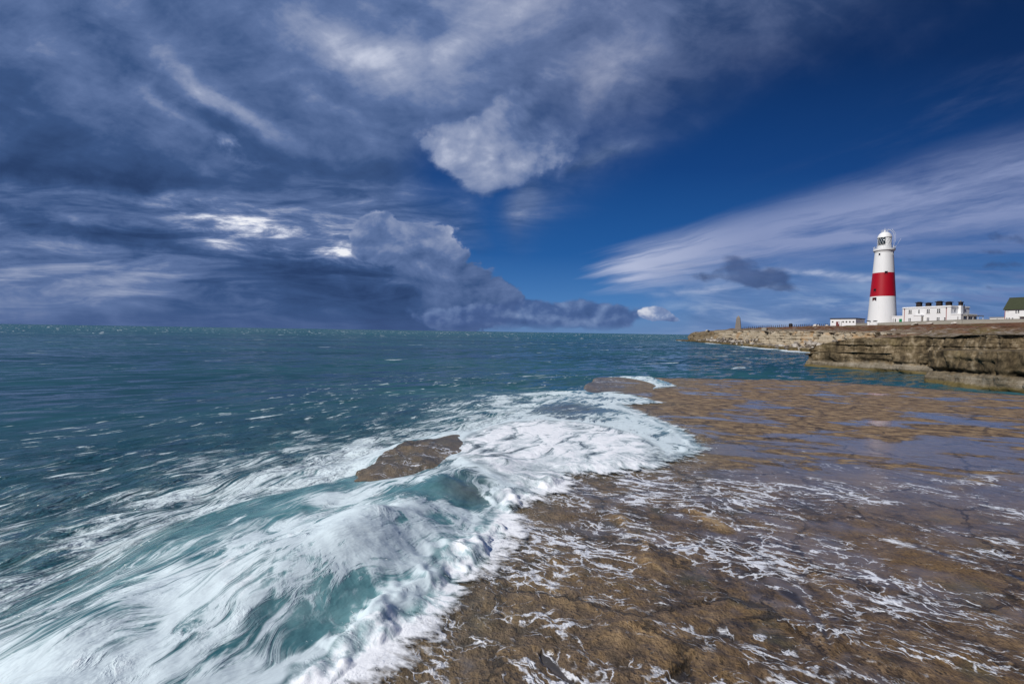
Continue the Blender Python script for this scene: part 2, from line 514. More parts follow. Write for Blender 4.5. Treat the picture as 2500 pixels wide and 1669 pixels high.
def swell(x, y, cell):
    """Open sea surface."""
    along = 0.80 * x + 0.60 * y; across = -0.60 * x + 0.80 * y     # crests run along 'along'
    w = 0.16 * fbm(along * 0.45, across, 9.0, 2, 0.5, 31, cell)
    r1 = 1 - np.abs(fbm(along * 0.5, across, 2.6, 2, 0.5, 35, cell)) * 2.0
    w = w + 0.075 * r1
    w = w + 0.07 * fbm(x * 0.7, y, 1.3, 3, 0.55, 39, cell)
    return w


def rock_relief(x, y, cell):
    s = 0.018 * fbm(x, y, 3.1, 2, 0.5, 3, cell)
    flow = 0.92 * x - 0.39 * y; crossf = 0.39 * x + 0.92 * y
    s = s + 0.022 * fbm(flow * 0.5, crossf, 0.75, 2, 0.55, 5, cell)
    s = s + 0.015 * fbm(x, y, 0.26, 2, 0.6, 11, cell) + 0.010 * fbm(x, y, 0.09, 3, 0.6, 14, cell)
    return s


def build_ledge():
    near = 1.3
    u_rows = np.linspace(2.2 * 455 / near, 2.2 * 455 / 60.0, 640)
    rows = 2.2 * 455 / u_rows
    rows = np.concatenate([[0.05, 0.5, 0.95], rows])
    X, Y, Rr = ring_grid(rows, 900)
    cell = np.maximum(Rr * Rr / (2.2 * 455) * 1.1, Rr * 0.0028)
    sd = signed_distance(X, Y, LEDGE)
    sdn = sd + 0.22 * fbm(X, Y, 1.4, 3, 0.55, 50) * sstep(np.hypot(X, Y), 2, 9) + 0.05 * fbm(X, Y, 0.35, 2, 0.5, 52)
    rk = rock_relief(X, Y, cell)
    # weed clumps stand thick on the far right of the ledge
    weedy = sstep(Y + 0.35 * X, 6.0, 9.5) * sstep(X - 0.16 * Y, 0.2, 3.0)
    # flow-aligned clumps
    fl = 0.97 * X - 0.26 * Y; cr = 0.26 * X + 0.97 * Y
    clump = fbm(fl * 0.42, cr, 1.15, 4, 0.62, 60, cell * 0.6)
    cl_far = sstep(clump + 0.34 * sstep(Y - 0.25 * X, 8.5, 14.5) - 0.02, -0.10, 0.34)
    rk = rk * (1 - 0.75 * weedy)
    # raised ribs of rock and hollow cracks
    def line_mask(pts, w):
        p = G(pts); d = np.full(X.shape, 1e9)
        for (ax, ay), (bx, by) in zip(p[:-1], p[1:]):
            ex, ey = bx - ax, by - ay
            t = np.clip(((X - ax) * ex + (Y - ay) * ey) / (ex * ex + ey * ey), 0, 1)
            d = np.minimum(d, np.hypot(X - ax - t * ex, Y - ay - t * ey))
        d = d + 0.05 * fbm(X, Y, 0.4, 3, 0.6, 70)
        return 1 - sstep(d, 0, w)
    ribs = line_mask([(1425, 1190), (1470, 1245), (1490, 1290), (1525, 1325)], 0.16) * (0.6 + 0.8 * fbm(X, Y, 0.2, 2, 0.5, 77)) \
        + 0.7 * line_mask([(1585, 1172), (1640, 1200), (1665, 1215)], 0.2) + 0.6 * line_mask([(2349, 1093), (2260, 1100), (2190, 1118)], 0.22) \
        + 0.5 * line_mask([(1420, 1470), (1470, 1440), (1560, 1470)], 0.22)
    ribs = np.clip(ribs, 0, 1.2)
    cracks = line_mask([(1810, 1362), (1880, 1425), (1905, 1480), (1920, 1530)], 0.05) + line_mask([(1550, 1560), (1600, 1500), (1690, 1470)], 0.045) \
        + line_mask([(1905, 1420), (1960, 1400)], 0.03) + line_mask([(2100, 1250), (2230, 1290), (2349, 1330)], 0.05) + line_mask([(1250, 1500), (1310, 1560), (1340, 1640)], 0.05)
    cracks = np.clip(cracks, 0, 1)
    rk = rk + 0.040 * ribs - 0.05 * cracks
    # outcrop at the seaward edge, and the corner at the far end
    ox, oy = G([(940, 1050)])[0]
    og = np.exp(-(((X - ox + 0.2) / 0.75) ** 2 + ((Y - oy) / 1.5) ** 2))
    rk = rk + og * (0.11 + 0.08 * fbm(X, Y, 0.9, 4, 0.55, 85) + 0.03 * np.abs(fbm(X, Y, 0.45, 2, 0.5, 87)))
    fx, fy = G([(1400, 878)])[0]
    rk = rk + 0.07 * np.exp(-(((X - fx) / 1.9) ** 2 + ((Y - fy) / 3.4) ** 2))
    # thin water lying on the rock: still pools are level
    pool = -0.014 + 0.014 * fbm(X, Y, 5.0, 2, 0.5, 90) + 0.019 * sstep(X - 0.1 * Y, 0.6, 2.6) * sstep(Y, 2.5, 4.5)
    film = rk < pool
    depth = np.clip((pool - rk) / 0.018, 0, 1)
    top = np.where(film, pool - 0.0, rk) + LEDGE_Z
    drop = np.clip(-sdn, 0, None)
    side = np.where(sdn < 0, np.minimum(drop * 6.0 + 0.35 * np.floor(drop / 0.12) * 0.0, 3.2), 0)
    edge_round = 0.06 * np.exp(-np.clip(sdn, 0, None) / 0.12)
    Z = top - edge_round - side
    dcell = drop < 0.9
    keep = (dcell[:-1, :-1] | dcell[1:, 1:] | dcell[:-1, 1:] | dcell[1:, :-1])
    # foam amounts carried on the ledge
    wsd = -signed_distance(X, Y, WASH)             # distance from the wash, positive on the open ledge
    dist = np.hypot(X, Y)
    fm = 0.22 * np.exp(-np.clip(wsd, 0, None) / 1.3) + 0.42
    fm = fm * (0.84 + 0.34 * sstep(fbm(X, Y, 2.4, 3, 0.55, 95), -0.35, 0.45))
    fm = fm * (1 - sstep(Y + 0.12 * X, 7.0, 10.5)) + 0.10 * (1 - sstep(Y, 9, 15))
    bare = np.exp(-(((X - ox) / 1.3) ** 2 + ((Y - oy) / 2.0) ** 2)) + np.exp(-(((X - fx) / 3.0) ** 2 + ((Y - fy) / 5.0) ** 2))
    fm = np.maximum(fm * (1 - 0.35 * np.clip(bare, 0, 1)), 0.52 * np.clip(bare, 0, 1))
    attrs = {'film': depth, 'zone': weedy, 'dense': sstep(Y - 0.25 * X, 3.5, 11.0), 'weed': np.clip(ribs * 0.9 + 0.25 * sstep(fbm(X, Y, 0.9, 3, 0.6, 97), 0.15, 0.5), 0, 1), 'foam': np.clip(fm, 0, 1), 'cracks': cracks,
             'near_wash': np.exp(-np.clip(wsd, 0, None) / 0.9)}
    o = grid_mesh('rock_ledge', X, Y, Z, keep, attrs, ledge_material())
    link(o, kind='structure', label='wide flat wet brown rock ledge streaked with foam')
    return o


def ledge_material():
    m, b = new_mat('wet_ledge_rock')
    p = world_pos(); x, y, z = split(p)
    film, weed, foam, crk, nw = attr('film'), attr('weed'), attr('foam'), attr('cracks'), attr('near_wash')
    zone, dense = attr('zone'), attr('dense')
    lx = x * 0.97 - y * 0.26; ly = x * 0.26 + y * 0.97
    wn = noise(xyz(lx * 0.40, ly * 0.95, 0.0), 1.0, 11, 0.70, 0.4)
    clump = smooth(wn + (dense - 0.60) * 0.15, 0.475, 0.520)
    weed = emax(weed, zone * clump)
    film = film + zone * ((1.0 - clump) - film)
    g1 = noise(p, 1.1, 6, 0.62); g2 = noise(p, 9.0, 6, 0.65); g3 = noise(p, 38.0, 4, 0.6)
    spots = smooth(voronoi(p, 26.0), 0.36, 0.16) * smooth(g2, 0.43, 0.56)
    ck = voronoi(xyz(x + (g2 - 0.5) * 0.5, y + (g1 - 0.5) * 0.8, 0.0), 0.75, 'DISTANCE_TO_EDGE')
    joint = smooth(ck, 0.020, 0.006) * smooth(g1, 0.42, 0.55)
    crk = sat(crk + joint * 0.8)
    base = ramp(g2 * 0.55 + g1 * 0.45, [(0.36, (0.014, 0.009, 0.006)), (0.45, (0.075, 0.048, 0.027)), (0.53, (0.175, 0.114, 0.064)), (0.64, (0.34, 0.235, 0.130))])
    gold = smooth(g1 * 0.5 + noise(p, 4.5, 5, 0.65) * 0.5, 0.47, 0.60)
    base = mix(gold * 0.75, base, ramp(g3, [(0.3, (0.080, 0.048, 0.018)), (0.7, (0.23, 0.135, 0.045))]))
    green = smooth(noise(p, 1.9, 4, 0.6), 0.56, 0.70) * 0.45
    base = mix(green, base, (0.085, 0.085, 0.045))
    base = mix(spots * 0.85, base, (0.022, 0.016, 0.012))
    weedc = ramp(g3 * 0.30 + noise(xyz(lx * 2.6, ly * 4.2, 2.0), 1.0, 7, 0.72) * 0.70, [(0.38, (0.034, 0.020, 0.010)), (0.46, (0.19, 0.118, 0.056)), (0.53, (0.42, 0.275, 0.130)), (0.62, (0.58, 0.41, 0.21))])
    base = mix(sat(weed), base, weedc)
    base = mix(film * 0.55, base, (0.170, 0.152, 0.156))  # brightness of reflected cloud put into the base colour of the pools
    base = mix(crk * 0.8, base, (0.014, 0.011, 0.009))
    # sand-coloured rock where the water has milky bubbles in it
    base = mix(sat(nw * 0.35), base, (0.22, 0.21, 0.15))
    # foam streaks
    fx = x * 0.92 - y * 0.39; fy = x * 0.39 + y * 0.92
    wv = noise(p, 1.3, 2, 0.5); wv2 = noise(xyz(x, y, 4.0), 1.3, 2, 0.5)
    wa = fx + (wv - 0.5) * 1.2; wb = fy + (wv2 - 0.5) * 0.8
    brk = noise(xyz(fx * 0.9, fy * 1.9, 8.0), 1.0, 5, 0.64)
    brk2 = noise(xyz(fx * 6.0, fy * 11.0, 9.0), 1.0, 4, 0.62)
    sm = (foam - 0.50) * 1.1 + (brk - 0.5) * 2.2 + (brk2 - 0.5) * 0.9
    wj = noise(p, 9.0, 3, 0.6); wk = noise(xyz(x, y, 5.0), 9.0, 3, 0.6)
    wa2, wb2 = wa + (wj - 0.5) * 0.22, wb + (wk - 0.5) * 0.16
    e1 = voronoi(xyz(wa2 * 1.5, wb2 * 3.6, 0.0), 1.0, 'DISTANCE_TO_EDGE')
    e2 = voronoi(xyz(wa2 * 3.6, wb2 * 8.0, 4.0), 1.0, 'DISTANCE_TO_EDGE')
    t1 = sat(sm * 0.55 + 0.10) * 0.20
    t2 = sat(sm * 0.55 + 0.13) * 0.24
    f1 = smooth(e1 - t1, 0.0, -0.035) * smooth(t1, 0.015, 0.05)
    f2 = smooth(e2 - t2, 0.0, -0.05) * smooth(t2, 0.015, 0.06)
    tear = smooth(brk2 * 0.6 + wj * 0.4, 0.40, 0.47)
    f1, f2 = f1 * (0.25 + tear * 0.75), f2 * tear
    bl = smooth(brk2 + foam * 0.2 + (brk - 0.5) * 0.5, 0.77, 0.83)
    fo = sat(emax(emax(f1, f2 * 0.92), bl)) * smooth(foam, 0.02, 0.16)
    fo = fo * (1.0 - smooth(weed, 0.5, 0.9) * 0.6)
    col = mix(fo, base, ramp(brk2, [(0.3, (0.60, 0.63, 0.70)), (0.6, (0.82, 0.84, 0.88))]))
    rip = noise(xyz(fx * 2.2, fy * 7.0, 0.0), 1.0, 5, 0.6, 0.6)
    rip2 = noise(xyz(fx * 9.0, fy * 26.0, 2.0), 1.0, 3, 0.6, 0.4)
    dry = (1.0 - film)
    h = (g3 - 0.5) * 0.030 * (dry * 0.9 + 0.10) + (g2 - 0.5) * 0.036 * (dry * 0.9 + 0.08) - joint * 0.03 + (rip - 0.5) * 0.006 + (rip2 - 0.5) * 0.0014 + fo * 0.004
    h = h + zone * clump * ((g2 - 0.5) * 0.05 + (g3 - 0.5) * 0.04 + 0.02)
    bump(b, h)
    bump(b, ((rip - 0.5) * 0.010 + (rip2 - 0.5) * 0.0026) * (1.0 - smooth(y, 6.0, 13.0) * 0.72) + (g2 - 0.5) * 0.010 * dry + (g3 - 0.5) * 0.004 * dry, inp='Coat Normal')
    put(b, Base_Color=col, Roughness=E.m('ADD', 0.62 - film * 0.2, 0.0))
    b.inputs['Specular IOR Level'].default_value = 0.25
    b.inputs['Coat IOR'].default_value = 1.48
    E.plug((0.45 + film * 0.55) * (1.0 - fo * 0.85) * (1.0 - weed * 0.55), b.inputs['Coat Weight'])
    E.plug(0.07 + dry * 0.07 + weed * 0.18, b.inputs['Coat Roughness'])
    return m


build_ledge()

# the coast across the water, by distance
YS = [12, 34, 42.2, 43.6, 51.8, 57.5, 60.6, 62.2, 63.4, 66, 80, 100, 122, 164, 198, 243, 290, 306, 312, 318]
X1 = [37.6, 38, 37.9, 45.2, 46.2, 42.6, 40.6, 39.9, 44, 52, 63, 71, 78, 86.5, 94, 101, 107.5, 110.5, 112.5, 122]
XP = [8, 8, 7.2, 0.4, 0.3, 0.3, 0.3, 0.3, 1, 4, 7, 6, 7, 9, 11, 10, 9, 7, 6, 5]          # width of the shelf at the foot
Z1 = [3.35, 3.3, 3.1, 2.6, 2.4, 2.3, 2.2, 1.7, 1.3, 1.0, 1.0, 1.1, 1.1, 1.1, 0.9, 0.8, 0.7, 0.6, 0.5, 0.4]    # height of the shelf
Z2 = [4.75, 4.6, 4.55, 4.5, 4.35, 4.15, 3.4, 2.5, 3.0, 4.3, 5.0, 5.3, 5.5, 6.0, 6.2, 6.6, 5.4, 5.0, 4.6, 3.0]  # cliff edge
ZI = [10.2, 10.1, 10.05, 10.05, 10.0, 10.0, 10.0, 10.0, 10.0, 10.0, 10.0, 10.0, 10.0, 9.55, 8.75, 8.0, 6.3, 5.8, 5.4, 4.2]  # ground inland
XE = [170, 169, 169, 169, 169, 169, 169, 169, 169, 169, 169, 169, 169, 158, 133, 121, 121, 122, 124, 130]       # where that level is reached


# ------------------------------------------------------------------ the sea and the breaking wash
def gauss(X, Y, c, sx, sy, ang=0.0):
    ca, sa = math.cos(R(ang)), math.sin(R(ang))
    a = (X - c[0]) * ca + (Y - c[1]) * sa; b = -(X - c[0]) * sa + (Y - c[1]) * ca
    return np.exp(-((a / sx) ** 2 + (b / sy) ** 2))


def P1(px, py, z):
    return G([(px, py)], z)[0]


HUMP = P1(905, 1165, 2.55)


def sea_fields(X, Y, cell):
    """Height of the water and how much foam and air it carries."""
    ld = signed_distance(X, Y, LEDGE)              # positive on the ledge
    wd, arc = signed_distance(X, Y, WASH, True)               # positive on the water's side of the foam front
    lump = fbm(X, Y, 0.55, 3, 0.55, 110, cell)
    wdn = wd + 0.10 * fbm(X, Y, 0.5, 3, 0.6, 112) + 0.05 * fbm(X, Y, 0.16, 2, 0.6, 115)
    far = sstep(Y, 8.0, 12.0)
    width = 3.6 - 2.2 * far
    oc = P1(940, 1050, 2.0); fc = P1(1380, 880, 2.0)
    bare = gauss(X, Y, (oc[0] - 0.22, oc[1] + 0.1), 0.62, 1.35, -12) + gauss(X, Y, fc, 1.5, 2.6, 0)
    width = np.maximum(width * (1 - 0.85 * np.clip(gauss(X, Y, (oc[0] - .6, oc[1]), 1.6, 1.9) + gauss(X, Y, (fc[0] - 1, fc[1]), 3, 5), 0, 1)), 0.45)
    t = sstep(np.clip(-ld, 0, None) / width, 0, 1)
    sw = swell(X, Y, cell)
    offs = np.clip(-ld, 0, None)
    surge = 1.25 * np.exp(-(offs / 8.5) ** 2) * sstep(34 - Y, 0, 14)
    B = (LEDGE_Z - 0.03) * (1 - t) + (0.10 + sw + surge) * t
    lee = sstep(X, 6.0, 9.0) * sstep(Y, 12, 18)          # the sheltered far side of the ledge: still, low water
    B = np.where(ld < 0, B * (1 - lee) + (0.10 + sw) * lee, B * (1 - lee) + 1.2 * lee)
    mid = np.exp(-((np.clip(-ld, 0, None) - 2.5) / 3.5) ** 2) * t * (1 - far * 0.6)
    B = B + mid * (0.05 + 0.20 * fbm(X, Y, 3.0, 3, 0.5, 120, cell))
    # the wash on the ledge
    near = 1 - sstep(Y, 5.5, 8.0)                   # the heavy part, close by
    full = np.where(wdn > 0, 1 - np.exp(-np.clip(wdn, 0, None) / (0.20 + 0.15 * near)), 0)
    h = (0.07 + 0.05 * near) * full
    roll = np.exp(-((wdn - 0.24) / 0.19) ** 2)
    h = h + roll * (0.025 + 0.040 * near) * (0.9 + 1.6 * lump)
    h = h * (1 - t) * 1.0 + 0.0
    # the hump of green water and the ridge that trails from it
    ridge_pts = [P1(60, 1520, 2.1), P1(330, 1400, 2.25), P1(560, 1290, 2.4), P1(780, 1190, 2.55), P1(960, 1110, 2.5), P1(1120, 1060, 2.2)]
    rd = np.full(X.shape, 1e9)
    for (ax, ay), (bx, by) in zip(ridge_pts[:-1], ridge_pts[1:]):
        ex, ey = bx - ax, by - ay
        s = np.clip(((X - ax) * ex + (Y - ay) * ey) / (ex * ex + ey * ey), 0, 1)
        rd = np.minimum(rd, np.hypot(X - ax - s * ex, Y - ay - s * ey))
    h = h + 0.14 * np.exp(-(rd / 0.80) ** 2) * (1 + 0.6 * fbm(X, Y, 0.9, 2, 0.5, 130, cell)) * sstep(wd, 0.1, 1.2)
    h = h + 0.25 * gauss(X, Y, HUMP, 1.15, 0.85, 40) * sstep(wd, 0.15, 1.2)
    h = h - 0.06 * gauss(X, Y, P1(1075, 1150, 2.1), 0.40, 0.30, 30) - 0.05 * gauss(X, Y, P1(840, 1370, 2.1), 0.6, 0.30, 35)
    h = h - 0.20 * np.clip(bare, 0, 1)
    # churned surface
    ch = sstep(wdn, 0.0, 0.4)
    rough_zone = np.exp(-np.clip(-ld - 1.0, 0, None) / 3.5)
    h = h + ch * rough_zone * (0.020 * fbm(X, Y, 0.42, 3, 0.5, 140, cell) + 0.05 * fbm(X, Y, 1.5, 2, 0.5, 143, cell) * (0.3 + 0.7 * near))
    W = B + h
    # dive out of sight under the rock beyond the front
    floor = LEDGE_Z + 0.03 + (0.03 - 0.20 * np.clip(bare * 1.5, 0, 1)) * sstep(wd, 0.15, 0.6)
    W = np.where((ld > 0) & (lee < 0.3), np.maximum(W, floor - 0.5 * (1 - sstep(ld, 0.0, 0.35)) * sstep(wd, 0.3, 0.6)), W)
    W = np.where(wd < -0.6, LEDGE_Z - 0.3, W)
    W = np.where((wd < 0) & (ld < 0), np.minimum(W, 1.2), W)
    # foam amount
    off = np.clip(-ld, 0, None)
    foam = (0.80 + 0.40 * near) * np.exp(-((np.clip(wdn, 0, None)) / 0.55) ** 2) * (wdn > -0.3)
    lobe = 1 - sstep(np.hypot((X - 0.9) / 2.4, (Y - 8.6) / 3.2), 0.6, 1.2)
    foam = np.maximum(foam, lobe * 0.93)
    foam = np.maximum(foam, (1 - t) * 0.38)
    foam = np.maximum(foam, 0.36 * gauss(X, Y, HUMP, 1.0, 0.85, 40))
    foam = np.maximum(foam, 0.46 * np.exp(-(rd / 0.75) ** 2))
    foam = np.maximum(foam, (0.60 - 0.09 * sstep(ld, -0.8, 0.4)) * np.exp(-off / 9.0))
    foam = foam * (1 - lee) - 0.5 * np.clip(bare, 0, 1)
    coast = np.interp(Y, YS, X1) - X
    surf = np.exp(-np.clip(coast - 0.5, 0, None) / 2.6) * sstep(Y, 75, 95) * sstep(325 - Y, 0, 8) * (coast > -4)
    foam = np.maximum(foam, surf * (0.55 + 1.3 * fbm(X, Y, 16, 3, 0.6, 170)) * 1.5)
    foam = foam - 0.42 * gauss(X, Y, P1(890, 1330, 2.25), 0.85, 0.34, 42) - 0.30 * gauss(X, Y, P1(1065, 1145, 2.1), 0.32, 0.28) - 0.28 * gauss(X, Y, P1(1300, 945, 1.95), 1.3, 1.5) - 0.30 * gauss(X, Y, P1(560, 1225, 1.6), 1.3, 0.8, 50) - 0.25 * gauss(X, Y, P1(330, 1330, 1.9), 0.8, 0.4, 40) - 0.30 * gauss(X, Y, P1(1010, 1110, 2.2), 0.7, 0.35, 40) - 0.22 * gauss(X, Y, P1(180, 1490, 2.0), 0.4, 0.25, 40)
    air = np.clip(np.maximum(np.exp(-off / 3.0) * 0.9, 0.55 * np.exp(-off / 8.0)), 0, 1) * (0.75 + 0.5 * fbm(X, Y, 4.0, 3, 0.5, 160))
    air = air * (1 - lee)
    air = np.maximum(air, gauss(X, Y, HUMP, 1.6, 1.2, 40))
    air = air * (1 - 0.75 * lobe)
    rock_seen = 0.75 * lobe * (1 - t)
    rock_seen = rock_seen + gauss(X, Y, P1(1300, 945, 1.95), 1.7, 1.5) * (1 - t) + 0.6 * gauss(X, Y, P1(1070, 1135, 2.1), 0.3, 0.25)
    return W, np.clip(foam, 0, 1.12), np.clip(air, 0, 1), ld, wdn, t, np.clip(rock_seen, 0, 1), wd, arc, lee


def build_sea():
    u_rows = np.linspace(4.2 * 455 / 2.2, 9.0, 680)
    rows = 4.2 * 455 / u_rows
    rows = np.concatenate([rows, np.geomspace(rows[-1] * 1.03, 40000, 60)])
    X, Y, Rr = ring_grid(rows, 900)
    # the sheet is warped down over the ledge, so its points sit closer there
    cell = np.maximum(Rr * Rr / (3.2 * 455) * 1.1, Rr * 0.0028)
    W, foam, air, ld, wdn, t, rock_seen, wd, arc, lee = sea_fields(X, Y, cell)
    W = np.where(Rr > 900, 0.0, W * (1 - sstep(Rr, 300, 900)))
    out = (ld < 0.15) | (wd > -0.6)
    keep = out[:-1, :-1] & out[1:, 1:] & out[:-1, 1:] & out[1:, :-1]
    attrs = {'foam': foam, 'air': air, 'rock_seen': rock_seen, 'calm': t,
             'edge': np.where((ld > -0.1) & (lee < 0.5), np.clip(wd, -1, 3), 3.0), 'arc': arc}
    o = grid_mesh('sea', X, Y, W, keep, attrs, sea_material())
    link(o, kind='structure', label='choppy dark teal sea with whitecaps breaking white over the ledge')
    return o


def sea_material():
    m, b = new_mat('sea_water')
    p = world_pos(); x, y, z = split(p)
    foam, air, seen, calm = attr('foam'), attr('air'), attr('rock_seen'), attr('calm')
    dist = E.m('SQRT', x * x + y * y)
    # wind chop
    al = x * 0.80 + y * 0.60; ac = y * 0.80 - x * 0.60
    c1 = noise(xyz(al * 0.30, ac * 0.75, 0.0), 1.0, 4, 0.62, 0.4)
    c2 = noise(xyz(al * 1.1, ac * 2.4, 2.0), 1.0, 5, 0.62, 0.3)
    c3 = noise(xyz(al * 5.0, ac * 8.0, 5.0), 1.0, 3, 0.6, 0.2)
    big = noise(xyz(x * 0.012, y * 0.03, 0.0), 1.0, 4, 0.55)
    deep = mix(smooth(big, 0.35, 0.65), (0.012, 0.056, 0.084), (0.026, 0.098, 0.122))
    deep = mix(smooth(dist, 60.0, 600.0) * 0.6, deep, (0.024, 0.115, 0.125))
    turq = ramp(noise(p, 1.6, 4, 0.6), [(0.32, (0.055, 0.195, 0.220)), (0.5, (0.165, 0.355, 0.380)), (0.7, (0.33, 0.54, 0.55))])
    water = mix(air * 0.86, deep, turq)
    water = mix(seen * 0.85, water, (0.12, 0.115, 0.105))
    # near foam, drawn out along the surge
    sx = x * 0.50 + y * 0.86; sy = x * 0.86 - y * 0.50
    w1 = noise(p, 0.9, 2, 0.5); w2 = noise(xyz(x, y, 6.0), 0.9, 2, 0.5)
    a1 = sx + (w1 - 0.5) * 1.6; b1 = sy + (w2 - 0.5) * 1.1
    n1 = noise(xyz(a1 * 0.55, b1 * 2.0, 0.0), 1.0, 7, 0.62, 0.5)
    web = 1.0 - eabs(n1 - 0.5) * 6.5
    n2 = noise(xyz(a1 * 1.5, b1 * 3.9, 3.0), 1.0, 6, 0.62, 0.5)
    web2 = 1.0 - eabs(n2 - 0.5) * 6.5
    # on the hump the streaks fall away from its top
    hx, hy = x - (HUMP[0] - 2.3), y - (HUMP[1] + 1.7)
    th = E.m('ARCTAN2', hy + (w1 - 0.5) * 0.9, hx + (w2 - 0.5) * 0.9); rr = E.m('SQRT', hx * hx + hy * hy)
    n3 = noise(xyz(th * 11.0, rr * 1.5, 1.0), 1.0, 6, 0.60, 0.3)
    gx, gy = x - HUMP[0], y - HUMP[1]
    hump = E.m('EXPONENT', (gx * gx + gy * gy) * -0.55)
    cloudy = noise(xyz(x, y, z * 1.5), 2.4, 6, 0.6, 0.3)
    s_lin = n2 * 0.45 + web2 * 0.12 + cloudy * 0.45
    s_rad = n3 * 0.58 + cloudy * 0.46
    streak = s_lin + (s_rad - s_lin) * hump
    f_lin = noise(xyz((sx + (w1 - 0.5) * 0.5) * 2.4, (sy + (w2 - 0.5) * 0.5) * 9.0, 3.0), 1.0, 4, 0.6)
    f_rad = noise(xyz(th * 34.0, rr * 2.0, 5.0), 1.0, 3, 0.55)
    fine = f_lin + (f_rad - f_lin) * hump
    edge, arc = attr('edge'), attr('arc')
    e1 = noise(xyz(arc * 4.6, edge * 2.4, 0.0), 1.0, 4, 0.6, 0.4); e2 = noise(xyz(arc * 17.0, edge * 6.5, 3.0), 1.0, 4, 0.62, 0.3)
    rim = smooth(edge, 1.3, 0.3)
    streak = streak + ((e1 * 0.45 + e2 * 0.25 + cloudy * 0.3) - streak) * rim
    thr = foam + (streak - 0.520) * (2.9 + hump * 1.6) + (fine - 0.5) * 0.22 * (1.0 - rim)
    lowf = smooth(foam, 0.70, 0.48)
    body = smooth(thr - lowf * 0.10, 0.32, 1.06)
    net = smooth(foam * 1.35 + emax(web * 0.5, web2 * 0.42) + (w1 - 0.5) * 0.9 + (fine - 0.5) * 0.5, 0.80, 1.06) * smooth(foam, 0.05, 0.25) * (1.0 - smooth(foam, 0.62, 0.82))
    # threads of foam further out, and whitecaps
    t1 = noise(xyz(sx * 0.10 + (w1 - 0.5) * 0.2, sy * 0.46 + (w2 - 0.5) * 0.6, 0.0), 1.0, 5, 0.6, 0.3)
    tl = smooth(1.0 - eabs(t1 - 0.5) * 11.0, 0.72, 0.95)
    tb = noise(xyz(sx * 0.9, sy * 2.4, 7.0), 1.0, 6, 0.68, 0.3)
    threads = tl * smooth(tb, 0.54, 0.62) * smooth(foam, 0.02, 0.10)
    cap_n = noise(xyz(al * 0.10, ac * 0.30, 11.0), 1.0, 7, 0.62, 0.2)
    cap_d = noise(xyz(x * 0.008, y * 0.008, 15.0), 1.0, 3, 0.5)
    caps = smooth(cap_n + (cap_d - 0.5) * 0.16 + smooth(dist, 60.0, 900.0) * 0.03, 0.632, 0.672) * smooth(dist, 18.0, 60.0)
    caps = caps * smooth(c2, 0.40, 0.50)
    fo = sat(emax(emax(body, net * 0.95), emax(threads, caps)))
    white = mix(smooth(thr, 0.7, 1.1), (0.66, 0.76, 0.80), (0.87, 0.89, 0.92))
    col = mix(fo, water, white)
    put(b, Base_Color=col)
    E.plug(0.07 + smooth(dist, 20.0, 400.0) * 0.16 + fo * 0.6, b.inputs['Roughness'])
    b.inputs['IOR'].default_value = 1.333
    E.plug(0.34 * (1.0 - fo * 0.9), b.inputs['Specular IOR Level'])
    h = (c1 - 0.5) * 0.95 + (c2 - 0.5) * 0.42 + (c3 - 0.5) * 0.07
    h = h * (0.12 + calm * 0.88) * (1.0 - body * 0.8) + body * 0.008 * (1.0 - rim) + net * 0.006 + (cloudy - 0.5) * 0.05 * body
    bn = bump(b, h)
    # beyond a few metres the chop is finer than a bump can follow: tilt the facets outright
    q1 = noise(xyz(al * 0.32, ac * 0.8, 21.0), 1.0, 7, 0.66, 0.3); q2 = noise(xyz(al * 0.32, ac * 0.8, 27.0), 1.0, 7, 0.66, 0.3)
    nv = E.n('ShaderNodeVectorMath'); nv.operation = 'NORMALIZE'
    q3 = noise(xyz(al * 0.035, ac * 0.10, 33.0), 1.0, 5, 0.62, 0.3)
    E.plug(xyz((q1 - 0.5) * 1.4, (q2 - 0.5) * 2.5 + (q3 - 0.5) * 1.0 - 0.18, 1.0), nv.inputs[0])
    nm = E.n('ShaderNodeMix'); nm.data_type = 'VECTOR'
    E.plug(smooth(dist, 8.0, 34.0) * 0.92, nm.inputs[0])
    E.tree.links.new(bn.outputs[0], nm.inputs[4]); E.tree.links.new(nv.outputs[0], nm.inputs[5])
    # the foam front runs out in feathery tongues over the rock
    al_f = smooth(edge + (e1 - 0.5) * 0.75 + (e2 - 0.5) * 0.40 + (cloudy - 0.5) * 0.4, -0.14, 0.08)
    E.plug(al_f, b.inputs['Alpha'])
    n2v = E.n('ShaderNodeVectorMath'); n2v.operation = 'NORMALIZE'
    E.tree.links.new(nm.outputs[1], n2v.inputs[0])
    E.tree.links.new(n2v.outputs[0], b.inputs['Normal'])
    return m


build_sea()


# ------------------------------------------------------------------ the headland across the water
def terrain_z(x, y):
    i = lambda a: np.interp(y, YS, a)
    xc = i(X1) + i(XP) + 0.5
    s = np.clip((x - xc) / (i(XE) - xc), 0, 1)
    return i(Z2) + (i(ZI) - i(Z2)) * s


